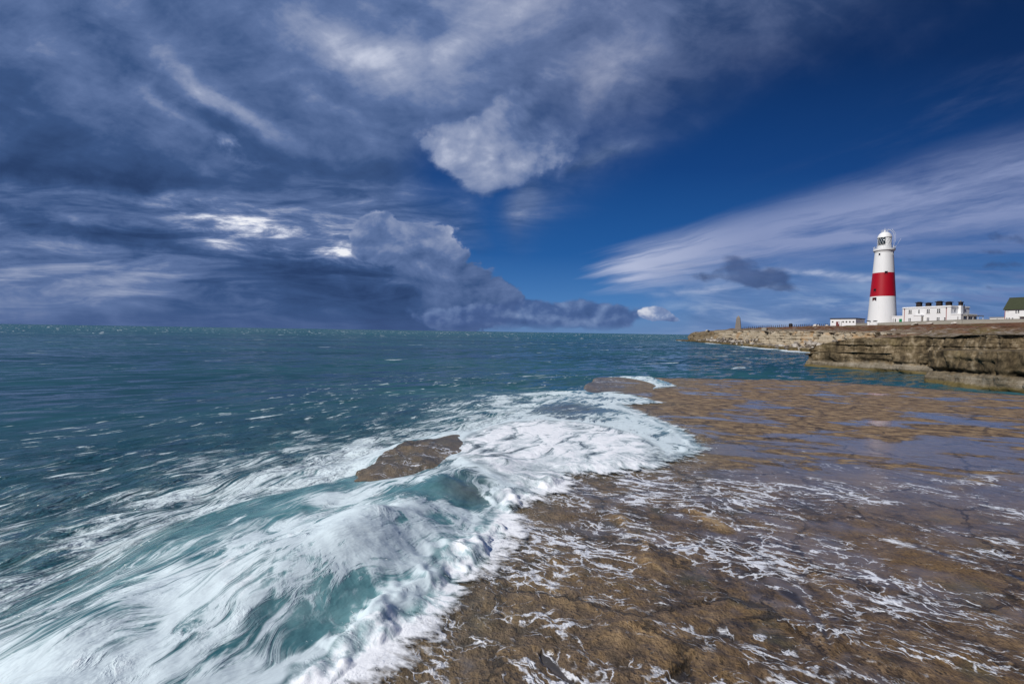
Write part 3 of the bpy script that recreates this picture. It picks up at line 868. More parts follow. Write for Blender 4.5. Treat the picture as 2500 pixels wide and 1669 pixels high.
def build_headland():
    ys = [12.0]
    while ys[-1] < 320:
        y = ys[-1]; xx = np.interp(y, YS, X1)
        ys.append(y + max(0.09, y * y / (455 * xx) * 0.62))
    ys = np.array(ys)
    jit = 0.5 * fbm(ys, ys * 0, 9, 3, 0.5, 200) + 0.18 * fbm(ys, ys * 0, 2.0, 3, 0.6, 205)
    x1 = np.interp(ys, YS, X1) + jit * np.where(ys > 70, 3.0, 0.6); wp = np.interp(ys, YS, XP) * (1 + 0.5 * fbm(ys, ys * 0 + 3, 14, 3, 0.5, 210))
    z1 = np.interp(ys, YS, Z1); z2 = np.interp(ys, YS, Z2) + 0.25 * fbm(ys, ys * 0, 11, 3, 0.55, 220); zi = np.interp(ys, YS, ZI); xe = np.interp(ys, YS, XE)
    x2 = x1 + np.maximum(wp, 0.2)
    farw = np.clip((ys - 66) / 20, 0, 1)
    rows = []                                     # (x, z, face weight)
    nA, nB, nC, nD = 34, 10, 36, 60
    for k in range(nA):
        t = k / (nA - 1)
        z = -1.0 + (z1 + 1.0) * t
        rows.append((x1 + 0.10 * (z - 0), z, np.ones_like(ys), 1.0))
    for k in range(1, nB):
        t = k / nB
        rows.append((x1 + 0.10 * z1 + (x2 - x1) * t, z1 + 0.15 * t + 0.12 * t * (1 - t), np.zeros_like(ys), 0.3))
    for k in range(nC):
        t = k / (nC - 1)
        z = z1 + 0.15 + (z2 - z1 - 0.15) * t
        rows.append((x2 + 0.10 * z1 + 0.16 * (z - z1) + 0.9 * farw * t * t, z, np.ones_like(ys), 1.0))
    xc = rows[-1][0]
    for k in range(1, nD):
        t = (k / (nD - 1)) ** 2.0
        x = xc + (xe + 230 - xc) * t
        s = np.clip((x - xc) / np.maximum(xe - xc, 1), 0, 1)
        z = z2 + (zi - z2) * s
        d = x - xc
        # broken rock and banks behind the edge
        bank = fbm(x * 0.5, np.broadcast_to(ys, x.shape) * 0.8, 6, 4, 0.6, 230) * 0.42 * np.clip(d / 4, 0, 1) * np.clip(1.3 - d / 60, 0.15, 1)
        step = 0.75 * sstep(d + 3 * fbm(ys, ys * 0 + 9, 12, 3, 0.5, 235), 7.0, 7.9) * sstep(ys, 75, 66) - 0.75 * sstep(d, 8, 24) * sstep(ys, 75, 66)
        z = z + bank + step
        rows.append((x, z, np.zeros_like(ys) + 0.0, 0.0))
    X = np.stack([np.broadcast_to(r[0], ys.shape) for r in rows]); Z = np.stack([np.broadcast_to(r[1], ys.shape) for r in rows])
    F = np.stack([r[2] for r in rows]); Y = np.broadcast_to(ys, X.shape).copy()
    cell = np.maximum(0.09, Y * Y / (455 * X) * 0.62)
    # beds of stone: every bed stands out by its own amount, joints cut it up
    zt = Z + 0.010 * Y + 0.10 * fbm(Y, Z * 0, 9, 2, 0.5, 240)
    off = 0
    for bed, amp, lam in ((0.95, 0.36, 4.5), (0.42, 0.17, 2.0), (0.2, 0.07, 0.9)):
        kf = zt / bed; kk = np.floor(kf); fr = kf - kk
        o = perlin(Y / lam + kk * 5.37, kk * 3.71, 250) * amp
        j = np.abs(perlin(Y / (lam * 0.55) + kk * 9.1, kk * 7.7 + 40, 260))
        o = o + amp * 0.9 * (1 - sstep(j, 0.0, 0.07)) * (lam > 1) + amp * 0.55 * (1 - sstep(np.minimum(fr, 1 - fr), 0.0, 0.10))
        off = off + o
    blk = np.floor(Y / 2.7 + 0.7 * fbm(Y, Z * 0.4, 6, 2, 0.5, 262)); off = off + 0.75 * perlin(blk * 1.7 + 3.3, blk * 0 + .5, 265) + 0.75 * fbm(Y, Z * 0.9, 4.0, 4, 0.55, 270, cell) + 0.10 * fbm(Y, Z, 0.9, 3, 0.6, 275, cell)
    off = off * (1 - 0.45 * sstep(Y, 64, 58) * sstep(Z, 1.4, 1.8))
    # the sea has eaten a slot above the lowest pale bed of the near block
    nearw = sstep(Y, 64, 58)
    zs = 1.30 + 0.25 * fbm(Y, Y * 0, 14, 2, 0.5, 280) + 0.018 * (40 - Y)
    off = off + nearw * 0.75 * np.exp(-((Z - zs) / 0.11) ** 2) * (0.5 + 0.7 * sstep(fbm(Y, Z * 0, 5, 2, 0.5, 283), -0.4, 0.3))
    off = off * (1 - 0.5 * nearw * np.exp(-((Z - 0.6) / 0.7) ** 2)) - nearw * 0.05 * np.exp(-((Z - 0.5) / 0.55) ** 2)
    X = X + F * off * (1 + 0.9 * np.clip((Y - 66) / 30, 0, 1))
    Z = Z + (1 - F) * 0.10 * fbm(X, Y, 1.6, 3, 0.6, 290, cell)
    d_in = np.zeros_like(X)
    n_face = nA + nB - 1 + nC
    d_in[n_face:] = X[n_face:] - X[n_face - 1]
    attrs = {'inland': d_in, 'face': F, 'far': np.clip((Y - 62) / 8, 0, 1)}
    # outside up: order rows so that faces look at the sea
    attrs = {k: v[:, ::-1] for k, v in attrs.items()}
    o = grid_mesh('headland', X[:, ::-1], Y[:, ::-1], Z[:, ::-1], None, attrs, headland_material())
    link(o, kind='structure', label='low layered limestone headland with brown heath on its top')


def headland_material():
    m, b = new_mat('limestone_and_heath')
    p = world_pos(); x, y, z = split(p)
    inland, far, face = attr('inland'), attr('far'), attr('face')
    g1 = noise(p, 0.35, 6, 0.62); g2 = noise(p, 1.8, 6, 0.65)
    beds = noise(xyz(y * 0.10, x * 0.05, z * 3.2), 1.0, 6, 0.6, 0.2)
    runs = noise(xyz(y * 1.1, x * 0.9, z * 0.20), 1.0, 7, 0.70)
    grain = noise(p, 7.0, 5, 0.65)
    # near block: dark weathered above, pale washed bed below, weed at the tide line
    near_c = ramp(runs * 0.55 + g2 * 0.45, [(0.36, (0.016, 0.012, 0.008)), (0.46, (0.075, 0.056, 0.032)), (0.53, (0.150, 0.112, 0.064)), (0.62, (0.31, 0.25, 0.17))])
    pale = ramp(beds * 0.35 + grain * 0.25 + runs * 0.4, [(0.40, (0.09, 0.070, 0.045)), (0.5, (0.19, 0.16, 0.115)), (0.62, (0.36, 0.325, 0.27))])
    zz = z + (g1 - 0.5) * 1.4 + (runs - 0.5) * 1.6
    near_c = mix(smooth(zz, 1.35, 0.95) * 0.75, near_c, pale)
    weed = mix(g2, (0.085, 0.068, 0.024), (0.17, 0.13, 0.055))
    near_c = mix(smooth(z + (g1 - 0.5) * 0.6 + (g2 - 0.5) * 0.3, 0.60, 0.34), near_c, weed)
    near_c = mix(smooth(z, 0.16, 0.06) * 0.7, near_c, (0.03, 0.028, 0.016))
    near_c = mix(smooth(g1, 0.52, 0.62) * smooth(z, 2.0, 3.5) * 0.35, near_c, (0.19, 0.15, 0.06))
    # far cliff: pale tan beds with rusty falls of earth
    far_c = ramp(beds * 0.5 + grain * 0.3 + g2 * 0.2, [(0.30, (0.085, 0.068, 0.048)), (0.42, (0.23, 0.19, 0.135)), (0.54, (0.42, 0.36, 0.27)), (0.68, (0.60, 0.54, 0.45))])
    rust = smooth(g1 * 0.6 + noise(xyz(y * 0.07, z * 0.12, 3.0), 1.0, 4, 0.6) * 0.4, 0.50, 0.60)
    far_c = mix(rust * 0.55, far_c, (0.36, 0.20, 0.075))
    far_c = mix(smooth(y, 225.0, 262.0) * 0.75, far_c, mix(runs, (0.03, 0.022, 0.014), (0.22, 0.165, 0.095)))
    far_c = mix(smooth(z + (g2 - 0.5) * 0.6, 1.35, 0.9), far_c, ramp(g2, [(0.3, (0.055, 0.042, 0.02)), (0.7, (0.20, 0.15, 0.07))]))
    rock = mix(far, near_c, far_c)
    # ground on top
    heath = ramp(noise(p, 0.6, 7, 0.72), [(0.34, (0.035, 0.015, 0.009)), (0.46, (0.105, 0.044, 0.022)), (0.56, (0.165, 0.080, 0.040)), (0.68, (0.22, 0.15, 0.075))])
    grass = mix(g2, (0.050, 0.050, 0.014), (0.15, 0.135, 0.045))
    rub = ramp(grain, [(0.35, (0.10, 0.08, 0.06)), (0.6, (0.42, 0.37, 0.31))])
    edge_w = smooth(inland + (g1 - 0.5) * 22.0 + (g2 - 0.5) * 8.0, 13.0, 2.0)
    top = mix(smooth(noise(p, 0.16, 5, 0.62), 0.55, 0.62) * 0.7, heath, grass)
    top = mix(smooth(noise(p, 0.5, 5, 0.66), 0.55, 0.63) * smooth(inland, 70.0, 15.0), top, rub)
    top = mix(edge_w * 0.8, top, mix(smooth(g2, 0.42, 0.58), mix(0.6, grass, (0.13, 0.09, 0.05)), rub))
    flat = smooth(inland, 0.1, 1.2)
    col = mix(flat, rock, top)
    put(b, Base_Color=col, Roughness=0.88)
    b.inputs['Specular IOR Level'].default_value = 0.2
    bump(b, (g2 - 0.5) * 0.22 + (grain - 0.5) * 0.06 + (runs - 0.5) * 0.06, 1.0, 0.6)
    return m


build_headland()


# ------------------------------------------------------------------ loose rocks
def rock_mesh(name, seed, sx, sy, sz, mat, sub=3):
    bm = bmesh.new()
    bmesh.ops.create_icosphere(bm, subdivisions=sub, radius=1.0)
    rnd = random.Random(seed)
    planes = []
    for _ in range(11):
        n = Vector((rnd.gauss(0, 1), rnd.gauss(0, 1), rnd.gauss(0, 0.8))).normalized()
        planes.append((n, rnd.uniform(0.55, 0.86)))
    for v in bm.verts:
        c = v.co.copy()
        for n, d in planes:
            e = c.dot(n) - d
            if e > 0: c -= n * e * 0.94
        v.co = Vector((c.x * sx, c.y * sy, c.z * sz)) * (1 + 0.04 * rnd.uniform(-1, 1))
    me = bpy.data.meshes.new(name)
    bm.to_mesh(me); bm.free()
    me.materials.append(mat)
    return me


def build_boulders():
    m, b = new_mat('boulder_limestone')
    p = world_pos(); g = noise(p, 1.1, 6, 0.65)
    oi = E(E.n('ShaderNodeObjectInfo').outputs['Random'])
    put(b, Base_Color=ramp(g * 0.6 + oi * 0.4, [(0.25, (0.07, 0.055, 0.045)), (0.45, (0.20, 0.17, 0.14)), (0.62, (0.40, 0.36, 0.31)), (0.8, (0.58, 0.54, 0.49))]), Roughness=0.9)
    bump(b, g * 0.2)
    kinds = [rock_mesh('boulder', 40 + k, *s, m, 2) for k, s in enumerate([(1, .8, .55), (1.2, .7, .6), (.9, .9, .7), (1.4, .8, .4), (1.0, .6, .8), (1.5, .9, .35), (.8, .8, .8)])]
    rnd = random.Random(5)
    n = 0
    i = lambda a, y: float(np.interp(y, YS, a))
    # heap at the cliff foot, further off; leaning slabs nearer; scattered ones on the shelf
    fields = [(150, 190, 262, 0.45, 1.05, 'pale boulder jumbled in the heap under the far cliff below the obelisk', 0.10, 1.25, 2.2),
              (46, 104, 140, 0.55, 1.25, 'pale fallen slab leaning under the tan cliff beside the dark block', 0.15, 1.2, 1.5),
              (34, 120, 190, 0.5, 1.2, 'weed-stained boulder at the waterline below the tan cliff', -0.10, 0.25, 0.1)]
    for cnt, y0, y1, s0, s1, lab, f0, f1, pile in fields:
        for _ in range(cnt):
            y = rnd.uniform(y0, y1); f = rnd.uniform(f0, f1)
            x = i(X1, y) + i(XP, y) * f
            s = rnd.uniform(s0, s1) ** 1.3
            z = i(Z1, y) + 0.15 + (pile * max(0, f - 0.25) * rnd.uniform(0.3, 1.0) if pile > 0.5 else -0.5)
            o = bpy.data.objects.new('boulder', kinds[rnd.randrange(len(kinds))])
            o.location = (x, y, z + 0.2 * s); o.scale = (s, s, s * rnd.uniform(0.8, 1.15))
            o.rotation_euler = (rnd.uniform(-.7, .7), rnd.uniform(-.7, .7), rnd.uniform(0, 6.28))
            link(o, label=lab, category='boulder', group={150: 'boulders heaped below the obelisk', 46: 'slabs at the foot of the tan cliff', 34: 'boulders along the waterline of the far shore'}[cnt])
    # pale stones up on the heath beside the hut
    mw = plain('white_stone', (206, 200, 192), 0.85, 0.15, 2.0)
    wk = rock_mesh('white_boulder', 77, 1.3, 0.9, 0.75, mw, 2)
    for (px, py, yy, s, lab) in ((1990.5, 797.0, 200, .95, 'largest white boulder on the ridge beside the fence posts'),
                                 (1997.5, 797.6, 200, .62, 'smaller white boulder just right of the largest one on the ridge'),
                                 (2018.6, 797.6, 199, .7, 'white boulder at the left foot of the flat roofed hut')):
        x, y, z = at_depth(px, py, yy)
        o = bpy.data.objects.new('boulder', wk); o.location = (x, y, float(terrain_z(x, y)) + 0.25); o.scale = (s, s, s); o.rotation_euler = (0, 0, s * 7)
        link(o, label=lab, category='boulder', group='white boulders on the ridge')
    for (px, yy, s, lab) in ((2232, 166, 1.0, 'pale rock slab under the wall left of the cottage porch'), (2266, 163, 1.15, 'pale rock slab under the wall right of the cottage porch'),
                             (2328, 160, .9, 'pale rock slab under the wall below the cottage veranda'), (2182, 100, .55, 'lone pale stone on the heath below the cottage')):
        x, y, z = at_depth(px, 800, yy)
        o = bpy.data.objects.new('rock_slab', rock_mesh('rock_slab', int(px), 1.9, 1.1, 0.45, mw, 2)); o.location = (x, y, float(terrain_z(x, y)) + 0.2); o.scale = (s, s, s); o.rotation_euler = (0.1, 0.25, 1.2)
        link(o, label=lab, category='rock', group='pale rocks below the wall')
    # two small blocks near the tip of the point
    for (px, yy, s, c, lab) in ((1726, 262, .85, (186, 178, 160), 'pale squat stone block near the tip of the point'), (1729.6, 262, .8, (44, 42, 52), 'dark squat block beside the pale one near the tip of the point')):
        x, y, z = at_depth(px, 809, yy)
        o = bpy.data.objects.new('stone_block', rock_mesh('stone_block', int(px * 3), 1, .8, .9, plain('block_%d' % int(px), c, .9, .1), 2))
        o.location = (x, y, float(terrain_z(x, y)) + 0.3); o.scale = (s, s, s)
        link(o, label=lab, category='stone block')


build_boulders()


# ------------------------------------------------------------------ buildings on the headland
WHITE = plain('white_masonry_paint', (226, 226, 226), 0.55, 0.03, 0.6)
WHITE2 = plain('white_metal_paint', (230, 230, 230), 0.4)
REDP = plain('red_masonry_paint', (164, 2, 26), 0.42, 0.06, 0.8)
DARKG = plain('dark_window_glass', (16, 20, 26), 0.08)
GREYP = plain('weathered_concrete', (150, 146, 136), 0.85, 0.22, 0.9)
DARKROOF = plain('dark_roof_felt', (36, 34, 40), 0.8)
CHIM = plain('sooty_brown_brick', (46, 36, 34), 0.9, 0.3, 2.5)
GREEN = plain('green_door_paint', (28, 132, 84), 0.45)
MAROON = plain('maroon_door_paint', (112, 52, 50), 0.5, 0.1)
PIPE = plain('red_downpipe_paint', (150, 70, 70), 0.5)
DARKPIPE = plain('dark_downpipe', (60, 50, 56), 0.5)
GREENROOF = plain('mossy_green_tile', (56, 62, 40), 0.85, 0.25, 1.6)
STONE = plain('grey_dressed_stone', (126, 118, 112), 0.9, 0.28, 1.2)
GALV = plain('galvanised_rail', (190, 194, 198), 0.4, 0, 1, 0.3)
POSTW = plain('weathered_post_wood', (58, 50, 46), 0.9)


def weather(m):
    # rain streaks down the paint and the odd rusty run
    E.tree = m.node_tree; b = E.tree.nodes['Principled BSDF']
    x, y, z = split(world_pos())
    st = noise(xyz(x * 1.6, y * 1.6, z * 0.10), 1.0, 6, 0.65); ru = noise(xyz(x * 2.6, y * 2.6, z * 0.16 + 5.0), 1.0, 5, 0.6)
    c = tuple(b.inputs['Base Color'].default_value)[:3] if not b.inputs['Base Color'].is_linked else lin((226, 226, 226))
    c1 = mix(smooth(st, 0.50, 0.72) * 0.22, c, tuple(v * 0.62 for v in c))
    put(b, Base_Color=mix(smooth(ru, 0.64, 0.74) * 0.30, c1, tuple(v * k for v, k in zip(c, (0.72, 0.55, 0.40)))))


weather(WHITE)


def mesh_obj(name, bm, mat, parent=None, smooth_shade=False, **props):
    me = bpy.data.meshes.new(name)
    bm.normal_update(); bm.to_mesh(me); bm.free()
    if smooth_shade:
        me.polygons.foreach_set('use_smooth', np.ones(len(me.polygons), bool))
    me.materials.append(mat)
    return link(bpy.data.objects.new(name, me), parent, **props)


def add_box(bm, x0, x1, y0, y1, z0, z1, bevel=0.0):
    vs = [bm.verts.new((x, y, z)) for x in (x0, x1) for y in (y0, y1) for z in (z0, z1)]
    fs = [bm.faces.new([vs[i] for i in f]) for f in ((0, 1, 3, 2), (4, 6, 7, 5), (0, 4, 5, 1), (2, 3, 7, 6), (0, 2, 6, 4), (1, 5, 7, 3))]
    if bevel:
        es = list({e for f in fs for e in f.edges})
        bmesh.ops.bevel(bm, geom=es, offset=bevel, segments=1, affect='EDGES')


def add_lathe(bm, prof, n=64, cap=True):
    rings = []
    for r, z in prof:
        rings.append([bm.verts.new((r * math.cos(2 * math.pi * k / n), r * math.sin(2 * math.pi * k / n), z)) for k in range(n)])
    for a, b2 in zip(rings[:-1], rings[1:]):
        for k in range(n):
            bm.faces.new((a[k], a[(k + 1) % n], b2[(k + 1) % n], b2[k]))
    if cap:
        bm.faces.new(rings[-1]); bm.faces.new(rings[0][::-1])


def add_tube(bm, pts, r, n=6):
    pts = [Vector(p) for p in pts]; rings = []
    for i, p in enumerate(pts):
        t = (pts[min(i + 1, len(pts) - 1)] - pts[max(i - 1, 0)]).normalized()
        a = t.cross(Vector((0, 0, 1)))
        if a.length < 1e-3: a = t.cross(Vector((1, 0, 0)))
        a.normalize(); b2 = t.cross(a)
        rings.append([bm.verts.new(p + (a * math.cos(2 * math.pi * k / n) + b2 * math.sin(2 * math.pi * k / n)) * r) for k in range(n)])
    for u, v in zip(rings[:-1], rings[1:]):
        for k in range(n): bm.faces.new((u[k], u[(k + 1) % n], v[(k + 1) % n], v[k]))
    bm.faces.new(rings[0][::-1]); bm.faces.new(rings[-1])


def box(name, parent, mat, *a, bevel=0.0, **props):
    bm = bmesh.new(); add_box(bm, *a, bevel=bevel)
    return mesh_obj(name, bm, mat, parent, **props)


def root(name, loc, rz, label, cat, group=None):
    o = bpy.data.objects.new(name, None); o.location = loc; o.rotation_euler = (0, 0, rz); o.empty_display_size = 0.5
    COL.objects.link(o); o['label'] = label; o['category'] = cat
    if group: o['group'] = group
    return o


class Front:
    """A wall seen in the photograph: turns its pixels into metres along it (x, to the viewer's left), out of it (y) and up (z)."""
    def __init__(s, p0, n, zb):
        s.p0, s.n, s.zb = p0, n, zb
        s.a = (n[1], -n[0])
        s.rz = math.atan2(s.a[1], s.a[0])

    def __call__(s, px, py, out=0.0):
        d = _f + _r * ((px - CX) / FPX) - _u * ((py - CY) / FPX)
        q = (s.p0[0] + s.n[0] * out, s.p0[1] + s.n[1] * out)
        t = (q[0] * s.n[0] + q[1] * s.n[1]) / (d.x * s.n[0] + d.y * s.n[1])
        return (d.x * t - s.p0[0]) * s.a[0] + (d.y * t - s.p0[1]) * s.a[1], EYE + d.z * t - s.zb


def window(parent, x0, x1, z0, z1, y=0.0, cols=2, sill=True, mat=None):
    """Dark panes set in a white frame; the wall carries them proud by a hand's width."""
    if x0 > x1: x0, x1 = x1, x0
    f = 0.07
    bm = bmesh.new()
    add_box(bm, x0, x1, y + 0.002, y + 0.06, z0, z0 + f); add_box(bm, x0, x1, y + 0.002, y + 0.06, z1 - f, z1)
    add_box(bm, x0, x0 + f, y + 0.002, y + 0.06, z0 + f + .002, z1 - f - .002); add_box(bm, x1 - f, x1, y + 0.002, y + 0.06, z0 + f + .002, z1 - f - .002)
    w = mesh_obj('window', bm, mat or WHITE2, parent)
    zm = (z0 + z1) / 2
    wbar = 0.16 if cols == 2 else 0.08
    box('transom', w, WHITE2, x0 + f, x1 - f, y + 0.02, y + 0.055, zm - 0.06, zm + 0.06)
    xs = [x0 + f, x1 - f]
    if cols == 2:
        xm = (x0 + x1) / 2
        box('mullion', w, WHITE2, xm - wbar / 2, xm + wbar / 2, y + 0.004, y + 0.05, z0 + f, z1 - f)
        xs = [x0 + f, xm - wbar / 2, xm + wbar / 2, x1 - f]
    for k in range(0, len(xs), 2):
        for a, c in ((z0 + f, zm - 0.06), (zm + 0.06, z1 - f)):
            box('pane', w, DARKG, xs[k], xs[k + 1], y + 0.003, y + 0.018, a, c)
    if sill: box('sill', w, GREYP, x0 - 0.1, x1 + 0.1, y + 0.002, y + 0.16, z0 - 0.13, z0 - 0.005)
    return w


def z3(zx, zy): return 2160 + zx / 6.909, 700 + zy / 6.909       # pixels of the enlargement of the cottages


def build_lighthouse():
    H = 204.0
    bx = at_depth(2152.5, 796, H)[0]; zb = float(terrain_z(bx, H)) - 0.3
    m = H / FPX                                    # metres to a pixel, upright
    zof = lambda py: EYE + (824.2 - py) * m - zb
    L = root('lighthouse', (bx, H, zb), 0, 'tall tapering white lighthouse with one broad red band and domed lantern', 'lighthouse')
    q = H / 192.0                                  # drum sizes were read off at that range
    r0, rA, rB, rC = 5.05 * q, 4.30 * q, 3.66 * q, 3.10 * q
    zA, zB, zC = zof(724.5), zof(667.5), zof(617.0)
    rad = lambda z: float(np.interp(z, [0, zA, zB, zC], [r0, rA, rB, rC]) + 0.30 * math.exp(-z / 1.6))
    zs = lambda a, b, n: [a + (b - a) * k / n for k in range(n + 1)]
    bm = bmesh.new(); add_lathe(bm, [(rad(z), z) for z in [0, .4, .9, 1.5, 2.5] + zs(4, zA, 6)], 72, cap=False); mesh_obj('lower_tower', bm, WHITE, L, True)
    bm = bmesh.new(); add_lathe(bm, [(rad(z) + 0.012, z) for z in zs(zA + 0.003, zB, 6)], 72, cap=False); mesh_obj('red_band', bm, REDP, L, True)
    bm = bmesh.new(); add_lathe(bm, [(rad(z), z) for z in zs(zB + 0.003, zC, 6)], 72, cap=False); mesh_obj('upper_tower', bm, WHITE, L, True)
    zd = zof(609.5)
    bm = bmesh.new(); add_lathe(bm, [(rC + .003, zC - .25), (rC + .10, zC - .2), (rC + .14, zC + .1), (rC + .3, zC + .35), (3.85, zC + .62), (3.91, zC + .66), (3.91, zd), (3.77, zd + .02)], 72)
    mesh_obj('gallery', bm, WHITE, L)
    # railing round the gallery
    zr = zof(603.2)
    bm = bmesh.new()
    ring = lambda r, z, n=48: [(r * math.cos(2 * math.pi * k / n), r * math.sin(2 * math.pi * k / n), z) for k in range(n + 1)]
    for zz in (zr, (zr + zd) / 2 + .1, zd + .22): add_tube(bm, ring(3.77, zz), 0.035)
    rail = mesh_obj('railing', bm, GALV, L)
    for k in range(18):
        a = 2 * math.pi * (k + .3) / 18
        bm = bmesh.new(); add_tube(bm, [(3.77 * math.cos(a), 3.77 * math.sin(a), zd), (3.77 * math.cos(a), 3.77 * math.sin(a), zr + .05)], 0.05); mesh_obj('rail_post', bm, WHITE2, rail)
    # lantern
    zl, ze, zt = zof(601.0), zof(581.8), zof(567.6)
    rl = 2.53
    bm = bmesh.new(); add_lathe(bm, [(rl, zd), (rl, zl), (rl - .1, zl + .02)], 48); lw = mesh_obj('lantern_wall', bm, WHITE2, L, False)
    bm = bmesh.new(); add_lathe(bm, [(rl - .16, zl + .02), (rl - .16, ze)], 48)
    mg, b = new_mat('lantern_glass'); put(b, Base_Color=(0.02, 0.035, 0.05), Roughness=0.05); b.inputs['Specular IOR Level'].default_value = 0.8
    gl = mesh_obj('lantern_glazing', bm, mg, L, True)
    for s in (1, -1):
        for k in range(14):
            a0 = 2 * math.pi * k / 14
            pts = [((rl - .06) * math.cos(a0 + s * t * .72), (rl - .06) * math.sin(a0 + s * t * .72), zl + (ze - zl) * t) for t in (0, .25, .5, .75, 1)]
            bm = bmesh.new(); add_tube(bm, pts, 0.036, 5); mesh_obj('glazing_bar', bm, WHITE2, gl)
    # the landward half of the lantern is blanked off in white
    bm = bmesh.new(); n = 20; a0, a1 = R(-121), R(100)
    for r in (rl - .12,):
        vs = [[bm.verts.new((r * math.cos(a0 + (a1 - a0) * k / n), r * math.sin(a0 + (a1 - a0) * k / n), z)) for k in range(n + 1)] for z in (zl + .03, ze - .02)]
        for k in range(n): bm.faces.new((vs[0][k], vs[0][k + 1], vs[1][k + 1], vs[1][k]))
    mesh_obj('blanking_panel', bm, WHITE2, L, True)
    bm = bmesh.new()
    add_lathe(bm, [(rl + .06, ze - .1), (rl + .12, ze), (rl + .06, ze + .12)] + [((rl + .0) * math.cos(t), ze + .12 + (zt - ze - .12) * math.sin(t)) for t in (.15, .35, .55, .75, .95, 1.15, 1.35, 1.5)], 48)
    mesh_obj('dome', bm, WHITE2, L, True)
    bm = bmesh.new(); add_lathe(bm, [(.42, zt - .1), (.42, zt + .28), (.28, zt + .5), (.12, zt + .62), (.06, zt + .8), (.06, zof(559))], 20); mesh_obj('finial', bm, WHITE2, L)
    bm = bmesh.new()
    for zz in (zt + .1, zt + .75):
        add_tube(bm, [(1.25 * math.cos(2 * math.pi * k / 20), 1.25 * math.sin(2 * math.pi * k / 20), zz) for k in range(21)], .03, 5)
    for k in range(8):
        a = 2 * math.pi * k / 8; add_tube(bm, [(1.25 * math.cos(a), 1.25 * math.sin(a), zt - .55), (1.25 * math.cos(a), 1.25 * math.sin(a), zt + .75)], .03, 5)
    mesh_obj('dome_rail', bm, WHITE2, L)
    # caged ladder bowed over the dome on the right
    ar = R(-40); ux, uy = math.cos(ar), math.sin(ar)
    bm = bmesh.new()
    arc_pts = lambda off: [(ux * q - uy * off, uy * q + ux * off, z) for q, z in [(rl + .75, zd + .1), (rl + .75, ze + .3), (rl + .62, ze + 1.2), (rl + .2, ze + 2.2), (rl - .6, zt + .55), (rl - 1.5, zt + .95)]]
    for off in (-.3, .3): add_tube(bm, arc_pts(off), .05, 5)
    cage = lambda off: [(ux * (q + .45) - uy * off, uy * (q + .45) + ux * off, z + .1) for q, z in [(rl + .75, zl + 1.2), (rl + .75, ze + .4), (rl + .62, ze + 1.3), (rl + .2, ze + 2.4), (rl - .6, zt + .9)]]
    for off in (-.25, .25): add_tube(bm, cage(off), .035, 5)
    A, B = arc_pts(-.3), arc_pts(.3)
    for i in range(5):
        for t in np.linspace(0, 1, 7)[:-1]:
            p = [A[i][k] + (A[i + 1][k] - A[i][k]) * t for k in range(3)]; q = [B[i][k] + (B[i + 1][k] - B[i][k]) * t for k in range(3)]
            add_tube(bm, [p, q], .025, 4)
    mesh_obj('ladder', bm, WHITE2, L)
    bm = bmesh.new(); add_tube(bm, [(3.72 * ux, 3.72 * uy, zd + .4), (3.72 * ux + 1.7, 3.72 * uy - .9, zd + 4.1)], .03, 5); mesh_obj('aerial', bm, WHITE2, L)
    # windows let into the tower
    vb = math.atan2(-H, -bx)

    def tower_window(px, py, w, h, mat, name='tower_window', frame=None):
        z = zof(py); r = rad(z)
        k = (px - (2152.5 + (z / m) * 0.0335)) * m * 0.777 / r     # sideways on the drum as seen from the shore
        a = vb + math.asin(max(-.95, min(.95, k)))
        bm = bmesh.new(); add_box(bm, -.5, .02, -w / 2, w / 2, -h / 2, h / 2)
        o = mesh_obj(name, bm, mat, L); o.location = (r * math.cos(a), r * math.sin(a), z); o.rotation_euler = (0, 0, a)
        if frame:
            bm = bmesh.new()
            add_box(bm, -.45, .07, -w / 2 - .14, -w / 2, -h / 2 - .14, h / 2 + .14); add_box(bm, -.45, .07, w / 2, w / 2 + .14, -h / 2 - .14, h / 2 + .14)
            add_box(bm, -.45, .07, -w / 2, w / 2, h / 2, h / 2 + .14); add_box(bm, -.45, .07, -w / 2, w / 2, -h / 2 - .14, -h / 2)
            mesh_obj('window_surround', bm, frame, o)
        return o
    zz = lambda x, y: (2080 + x / 5.807, 540 + y / 5.807)
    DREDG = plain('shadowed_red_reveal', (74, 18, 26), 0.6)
    tower_window(*zz(392, 487), .62, 1.2, DARKG, frame=WHITE2)
    tower_window(*zz(577, 478), .62, 1.2, DARKG, frame=WHITE2)
    tower_window(*zz(484, 750), .75, 1.25, DARKG, frame=DREDG)
    tower_window(*zz(326, 990), .8, 1.35, DARKG, frame=DREDG)
    o = tower_window(*zz(320, 1110), 1.75, 1.45, DREDG, frame=WHITE2)
    box('pane', o, DARKG, .022, .05, .35, .8, -.66, .62)
    return L


